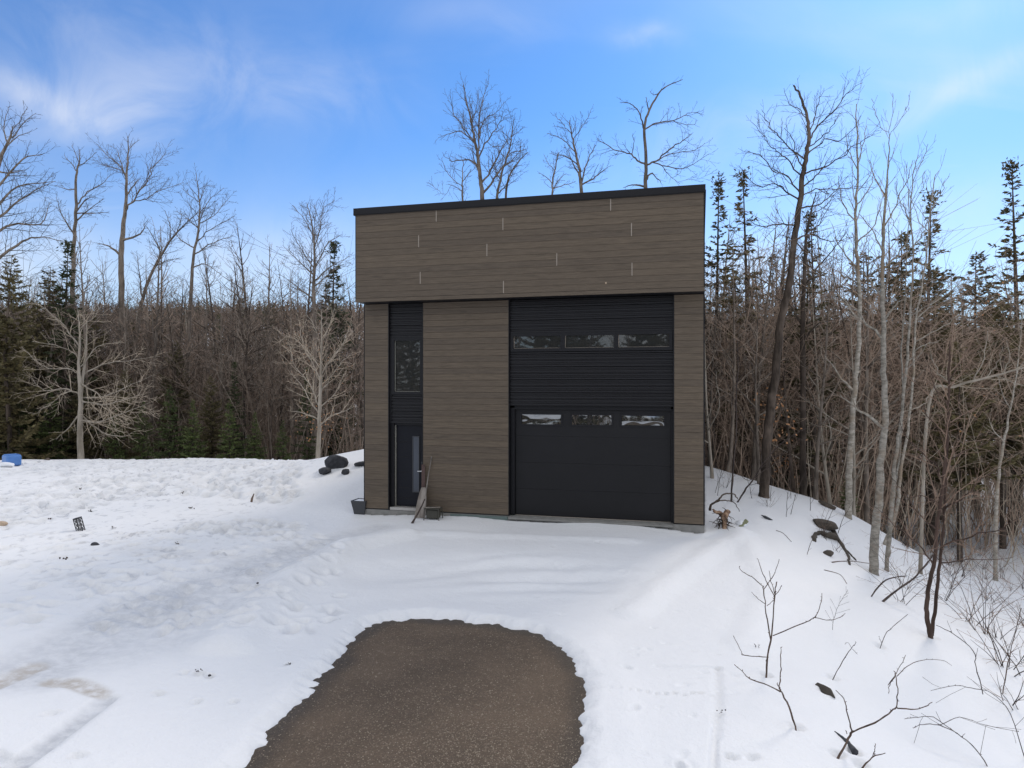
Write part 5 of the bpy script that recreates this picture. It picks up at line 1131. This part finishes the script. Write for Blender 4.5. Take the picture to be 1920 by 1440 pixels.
# ---------------------------------------------------------------- rocks, stump, boards
def rock(name, label, px, py, size, mat, seed, cat='rock', rot=0.0, flat=1.0, sink=.35, pointed=0.0, tilt=0.0, snowcap=False, angular=.25, group=None):
    c_ = ground(px, py); import bmesh
    bm = bmesh.new(); bmesh.ops.create_icosphere(bm, subdivisions=3, radius=1.0); R = random.Random(seed)
    pl = [(Vector((R.gauss(0, 1), R.gauss(0, 1), R.gauss(0, 1))).normalized(), R.uniform(.55, .9)) for _ in range(9)]
    for v_ in bm.verts:
        p = v_.co.copy()
        for n_, d_ in pl:
            e = p.dot(n_) - d_
            if e > 0: p -= n_ * e * .9
        p *= 1 + angular * .35 * (mnoise(p * 2.3 + Vector((seed, 0, 0))))
        if pointed: p.z *= 1 - pointed * max(0, p.x)
        v_.co = Vector((p.x * size[0], p.y * size[1], p.z * size[2]))
    me_ = bpy.data.meshes.new(name); bm.to_mesh(me_); bm.free(); me_.materials.append(mat)
    E = ob(name, me_); E.location = c_ + Vector((0, 0, size[2] * (1 - 2 * sink))); E.rotation_euler = (0, tilt, rot); tag(E, label, cat, group)
    return E
from mathutils import noise as _mn
def mnoise(p): return _mn.noise(p)
rock('boulder', 'larger dark domed boulder left of the garage', 631, 876, (.36, .3, .26), M['rock'], 1, sink=.25, cat='boulder')
rock('boulder', 'small blocky dark rock beside the domed boulder', 609, 888, (.21, .18, .13), M['rock'], 2, sink=.3, cat='boulder')
rock('boulder', 'snow-dusted dark rock between the domed boulder and the garage', 648, 888, (.12, .2, .12), M['rock'], 3, sink=.4, cat='boulder')
rock('boulder', 'black rock half hidden at the garage left wall', 677, 873, (.22, .2, .09), M['rock'], 4, sink=.3, cat='boulder')
rock('boulder', 'upper flat dark rock on the bank right of the garage', 1548, 990, (.34, .28, .13), M['rock_brown'], 5, sink=.2, tilt=.12, cat='boulder')
rock('boulder', 'lower curved dark rock on the bank under the flat one', 1556, 1008, (.24, .2, .09), M['rock_brown'], 6, sink=.3, tilt=.2, cat='boulder')
rock('boulder', 'small brown stone under the dark rocks on the bank', 1554, 1042, (.12, .1, .07), M['rock_brown'], 7, sink=.2, cat='stone')
rock('log', 'mossy dark split log lying on the bank', 1549, 1300, (.035, .20, .05), M['rock_brown'], 9, rot=.30, sink=.3, cat='log')
rock('log', 'dark log end showing near the crest of the bank', 1553, 952, (.30, .08, .07), M['rock_brown'], 10, rot=-.35, tilt=.42, sink=.2, cat='log')
rock('stone', 'thin dark slab tip in the snow below the pole saplings', 1438, 973, (.16, .05, .03), M['rock'], 11, rot=-.5, tilt=.4, sink=.1, cat='stone')
rock('stone', 'dark pebble of ice lying on the yard snow', 178, 1022, (.09, .07, .045), M['rock'], 12, sink=.4, cat='stone')
rock('stone', 'pale tan stone at the left picture edge', 2, 987, (.14, .1, .07), M['beige'], 13, sink=.2, cat='stone')
rock('stone', 'dark pebble near the centre of the driveway rim', 638, 1164, (.018, .015, .012), M['rock'], 14, sink=.1, cat='stone')
rock('stone', 'dark pebble left of the driveway', 393, 1271, (.020, .016, .014), M['rock'], 15, sink=.1, cat='stone')
rock('stone', 'dark pebble on the packed strip', 483, 1095, (.022, .02, .015), M['rock'], 16, sink=.1, cat='stone')
# exposed root on the bank: a dark branch forking down the snow
def on_snow(name, label, lines, mat, cat, lift=.4, seed=1, flat=1.0):
    org = ground(*lines[0][0][0]); g = Geo(); R = random.Random(seed)
    for ln, ra, rb in lines:
        P = [ground(*q) for q in ln]; W_ = wiggle(P, 4, ra * .25, R); n = len(W_)
        zz0 = H0(np.array([w.x for w in W_]), np.array([w.y for w in W_])); rr = [(ra + (rb - ra) * i / (n - 1)) * R.uniform(.85, 1.2) for i in range(n)]
        g.tube([Vector((w.x, w.y, z_ + r_ * lift)) - org for w, z_, r_ in zip(W_, zz0, rr)], rr, 7)
    o = g.build(name, mat, None, loc=org, sm=True); return tag(o, label, cat)
on_snow('root', 'dark exposed root forking down the bank below the rocks', [([(1562,998),(1572,1015),(1582,1030),(1590,1044),(1593,1060)], .05, .022), ([(1584,1030),(1596,1042),(1605,1052)], .025, .018), ([(1560,1010),(1540,1000),(1528,1005),(1527,1016)], .05, .045)], M['rock_brown'], 'root')
on_snow('stick', 'dark pointed stick sinking in the snow at the bottom right', [([(1565,1372),(1580,1385),(1592,1398),(1603,1416)], .006, .03)], M['rock'], 'stick')
on_snow('stick', 'short leaf-like stick lying on the snow below the stump', [([(1455,995),(1469,1001),(1484,1017)], .008, .006)], M['stick_dark'], 'stick')
on_snow('branch', 'fallen twig lying below the pale birches', [([(1560,1055),(1600,1053),(1640,1057)], .012, .006), ([(1545,1070),(1575,1078),(1588,1095)], .008, .005)], M['stick'], 'branch')
on_snow('log', 'dark fallen log lying behind the blue cube', [([(-30,862),(30,858),(90,864)], .10, .07)], M['bark_dark'], 'log', lift=.8)
e = ground(471, 941); g = Geo(); g.tube([(0, 0, -.05), (.02, 0, .08), (.075, 0, .21)], [.03, .028, .012], 6); tag(g.build('stick', M['stick'], None, loc=e, sm=True), 'short brown stick poking out of the yard snow', 'stick')
# torn stump with roots at the garage corner
e = ground(1358, 992); E = empty('tree_stump', e, 0, 'torn reddish stump with tangled roots by the garage right corner', 'stump')
g = Geo(); R = random.Random(31)
s_ = e.y / F
def lp(px, py, dy=0.0): return Vector(((px - 960) * s_ - e.x, dy, EYE + (HZ - py) * s_ - e.z))
for ln, ra, rb in [([lp(1358,997),lp(1359,975,.05),lp(1352,963,.1)], .055, .05), ([lp(1352,963,.1),lp(1342,960),lp(1336,955)], .045, .02), ([lp(1358,970),lp(1368,962,.15),lp(1374,964,.2)], .08, .03)]:
    g.tube(wiggle(ln, 4, .006, R), [ra + (rb - ra) * i / (4 * (len(ln) - 1)) for i in range(4 * (len(ln) - 1) + 1)], 8)
g.build('stump_core', M['rawwood'], E, sm=True)
g = Geo()
for k in range(34):
    a = R.uniform(-.3, 3.5); st_ = lp(R.uniform(1350, 1370), R.uniform(962, 985), R.uniform(0, .15)); L = R.uniform(.12, .34); d = Vector((math.cos(a), -R.uniform(.1, .7), -R.uniform(.0, .8))).normalized() if k % 3 else Vector((-1, -.4, R.uniform(-.2, .5))).normalized()
    pts = [st_]
    for j in range(4): d = (d + Vector((R.gauss(0, .35), R.gauss(0, .2), R.gauss(0, .3)))).normalized(); pts.append(pts[-1] + d * L / 4)
    r_ = R.uniform(.006, .016); g.tube(pts, [r_, r_ * .9, r_ * .7, r_ * .5, r_ * .3], 5)
g.build('root_tangle', M['bark_dark'], E, sm=True)
g = Geo()
for ln, r_ in [([(1340,948),(1352,940),(1362,930),(1372,928),(1383,930),(1388,938)], .022), ([(1345,945),(1358,941),(1372,942),(1382,945),(1387,952),(1392,962)], .014), ([(1336,960),(1338,950),(1344,945)], .03)]:
    P = [lp(px, py, .2) for px, py in ln]; W_ = wiggle(P, 4, .006, R); g.tube(W_, [r_ * (1.1 - .6 * i / len(W_)) for i in range(len(W_))], 6)
g.build('root', M['bark_dark'], E, sm=True)
e = ground(1388, 988); g = Geo(); g.tube([(-.06, 0, -.08), (.05, .03, .02), (.17, .08, .11)], [.045, .042, .05], 9); tag(g.build('broken_branch', M['mossy'], None, loc=e, sm=True), 'greenish broken branch stub half buried beside the stump', 'branch')
rock('snow_lump', 'snow heap covering the stub beside the stump', 1392, 984, (.16, .14, .08), M['snow_clean'], 33, sink=.35, cat='snow heap')

# ---------------------------------------------------------------- things standing about
e = ground(22, 872); g = Geo(); w_, h_ = .25, .38
prof = []
E = empty('storage_cube', e + Vector((0, 0, -.02)), math.radians(-38), 'light blue plastic cube standing on the far left snow', 'cube')
g.box(-w_, w_, -.23, .23, 0, h_); g.build('body', M['blue'], E, bevel=.06)
g = Geo(); g.box(-w_ + .05, w_ - .05, -.18, .18, h_ + .001, h_ + .012); g.build('lid', M['blue'], E, bevel=.004)
rock('snow_lump', 'small snow heap against the blue cube', 8, 876, (.35, .2, .12), M['snow_clean'], 34, sink=.3, cat='snow heap')
# garden lantern, tilted, open lattice
e = ground(152, 995); E = empty('garden_lantern', e + Vector((0, 0, -.02)), 0, 'dark lattice garden lantern tilted in the snow at left', 'lantern'); E.rotation_euler = (0, math.radians(-15), math.radians(8))
a_ = .058; hL = .30
g = Geo(); g.box(-a_ - .006, a_ + .006, -a_ - .006, a_ + .006, hL - .035, hL); g.build('cap', M['lantern'], E, bevel=.003)
g = Geo()
for sx in (-1, 1):
    for sy in (-1, 1): g.box(sx * a_ - .006, sx * a_ + .006, sy * a_ - .006, sy * a_ + .006, -.05, hL - .036)
g.build('post_frame', M['lantern'], E)
for sy in (-1, 1):
    g = Geo()
    for k in range(3):
        z0 = .01 + k * .085
        g.tube([(-a_ + .006, sy * a_, z0), (0, sy * a_, z0 + .0425), (a_ - .006, sy * a_, z0 + .085)], .005, 4); g.tube([(a_ - .006, sy * a_, z0), (0, sy * a_, z0 + .0425), (-a_ + .006, sy * a_, z0 + .085)], .005, 4)
        g.tube([(0, sy * a_, z0), (.022, sy * a_, z0 + .04), (0, sy * a_, z0 + .085)], .005, 4); g.tube([(0, sy * a_, z0), (-.022, sy * a_, z0 + .04), (0, sy * a_, z0 + .085)], .005, 4)
    g.build('lattice', M['lantern'], E)
for sx in (-1, 1):
    g = Geo()
    for k in range(3):
        z0 = .01 + k * .085
        g.tube([(sx * a_, -a_ + .006, z0), (sx * a_, a_ - .006, z0 + .085)], .005, 4); g.tube([(sx * a_, a_ - .006, z0), (sx * a_, -a_ + .006, z0 + .085)], .005, 4)
    g.build('lattice', M['lantern'], E)
# planter at the garage left corner
p_ = bw(X0 - .12, .12, 0); p_.z = hz(p_.x, p_.y)
E = empty('planter', p_, -TH, 'dark grey tapered planter box at the garage left corner', 'planter')
import bmesh
bm = bmesh.new(); b0, b1, hh_ = .13, .20, .33
vo = [bm.verts.new((sx * b0, sy * b0, -.05)) for sx, sy in ((-1, -1), (1, -1), (1, 1), (-1, 1))]; vt = [bm.verts.new((sx * b1, sy * b1, hh_)) for sx, sy in ((-1, -1), (1, -1), (1, 1), (-1, 1))]
vi = [bm.verts.new((sx * (b1 - .02), sy * (b1 - .02), hh_)) for sx, sy in ((-1, -1), (1, -1), (1, 1), (-1, 1))]; vb = [bm.verts.new((sx * (b1 - .03), sy * (b1 - .03), hh_ - .05)) for sx, sy in ((-1, -1), (1, -1), (1, 1), (-1, 1))]
bm.faces.new(list(reversed(vo)))
for A_, B_ in ((vo, vt), (vt, vi), (vi, vb)):
    for i in range(4): bm.faces.new((A_[i], A_[(i + 1) % 4], B_[(i + 1) % 4], B_[i]))
me_ = bpy.data.meshes.new('pot'); bm.to_mesh(me_); bm.free(); me_.materials.append(M['planter']); ob('pot', me_, E)
g = Geo(); q = b1 - .031; g.box(-q, q, -q, q, hh_ - .05, hh_ - .012); g.build('snow_fill', M['snow_clean'], E, bevel=.012)
# shovel and boards leaning by the entry door
def wl(lx, ly, z): return Vector((lx, ly, z))
def gl(lx, ly):
    q = bw(lx, ly, 0); return hz(q.x, q.y)
E = empty('snow_shovel', bw(-4.02, -.34, gl(-4.02, -.34)), -TH, 'upright snow scoop with a pale handle leaning on the wall by the entry door', 'shovel')
g = Geo(); g.tube([(.06, .16, .50), (.09, .24, .95), (.145, .33, 1.40)], [.014, .014, .013], 8); g.tube([(.145, .318, 1.395), (.15, .33, 1.45)], [.018, .018], 8); g.build('handle', M['oldwood'], E, sm=True)
bm = bmesh.new(); rows = []
for j in range(7):
    v_ = j / 6; z_ = .02 + .70 * v_; wd = (.17 - .08 * v_ ** 1.5) * (1 - .3 * max(0, v_ - .8) * 5); rows.append([bm.verts.new((-.02 + .03 * v_ + wd * (i / 4 - .5) * 1.6, .03 + .17 * v_ - .045 * (abs(i - 2) / 2) ** 2, z_)) for i in range(5)])
for j in range(6):
    for i in range(4): bm.faces.new((rows[j][i], rows[j][i + 1], rows[j + 1][i + 1], rows[j + 1][i]))
me_ = bpy.data.meshes.new('scoop'); bm.to_mesh(me_); bm.free(); me_.materials.append(M['oldwood']); o = ob('scoop', me_, E); m_ = o.modifiers.new('thick', 'SOLIDIFY'); m_.thickness = .008
E = empty('old_board', bw(-4.06, -.06, 0), -TH, 'narrow reddish weathered board upright at the door edge', 'board')
g = Geo(); g.box(-.045, .045, -.02, .0, .42, 1.12); g.box(-.03, .055, -.022, -.002, .02, .419); g.build('board', M['rust'], E, bevel=.004)
# low folding stool with a forked stick against it
E = empty('folding_stool', bw(-3.70, -.34, gl(-3.70, -.34)), -TH, 'small dark stool standing on the snow by the entry door', 'stool')
for sx in (-.17, .17):
    for sy in (-.12, .12):
        g = Geo(); g.tube([(sx * 1.12, sy * 1.1, -.05), (sx, sy, .25)], .012, 6); g.build('leg', M['olive'], E)
g = Geo(); g.box(-.19, .19, -.14, .14, .251, .272); g.build('seat', M['olive'], E, bevel=.008)
g = Geo(); g.box(-.15, .15, -.10, .12, .03, .235); g.build('storage_bag', M['olive'], E, bevel=.03)
g = Geo(); g.tube([(-.20, -.12, .285), (-.02, -.10, .292), (.16, .03, .284)], .010, 6); g.build('top_bar', M['oldwood'], E)
E = empty('walking_stick', bw(-4.05, -.75, gl(-4.05, -.75)), -TH, 'dark forked stick propped on the stool, its foot in the snow', 'stick')
g = Geo(); g.tube([(-.02, -.05, -.02), (.05, .10, .14), (.11, .27, .34), (.15, .38, .50)], [.018, .020, .018, .014], 7); g.build('shaft', M['stick_dark'], E, sm=True)
g = Geo(); g.tube([(.03, -.07, -.01), (.05, .04, .10)], [.014, .014], 6); g.build('fork', M['stick_dark'], E, sm=True)
# scattered bits on the yard snow
k = 0
for px, py, lab in [(150, 918, 'dark leaf scrap in the upper yard'), (95, 976, 'dark twig scrap left of the lantern'), (170, 960, 'dark leaf scrap above the lantern'), (342, 926, 'grey leaf scrap in the middle of the yard'), (358, 955, 'leaf scrap right of the middle of the yard'), (213, 992, 'leaf scrap right of the lantern'), (332, 1021, 'tan leaf patch on the packed snow'), (118, 1050, 'tiny dark scrap below the lantern'), (540, 1251, 'dark leaf left of the driveway'), (371, 1263, 'tiny dark seed left of the driveway'), (892, 1150, 'dark leaf above the head of the driveway'), (1352, 1340, 'dried weed head on the snow ledge')]:
    k += 1; p_ = ground(px, py); V = []; Q = []; rr_ = random.Random(k)
    for j in range(7): leaf(V, Q, Vector((rr_.gauss(0, .022), rr_.gauss(0, .022), .012 + rr_.random() * .02)), rr_, .045 if p_.y > 11 else .022)
    o = ob('leaf_scrap', mesh_np('leaf_scrap', V, Q, mats=[M['stick_dark'] if 'tan' not in lab else M['oldwood']]), None, p_); tag(o, lab, 'leaf')


# where several wood trees share a look and a landmark, say which of them it is
_by = {}
for o in bpy.data.objects:
    if o.parent is None and 'label' in o and o.location.y > 1: _by.setdefault(o['label'], []).append(o)
for lab, os_ in _by.items():
    if len(os_) < 2 or len(lab.split()) > 15: continue
    os_.sort(key=lambda o: o.location.x / o.location.y)
    pre = {2: ('left-hand', 'right-hand'), 3: ('leftmost', 'middle', 'rightmost'), 4: ('leftmost', 'second', 'third', 'rightmost')}.get(len(os_))
    if pre:
        for p_, o in zip(pre, os_): o['label'] = p_ + ' ' + lab
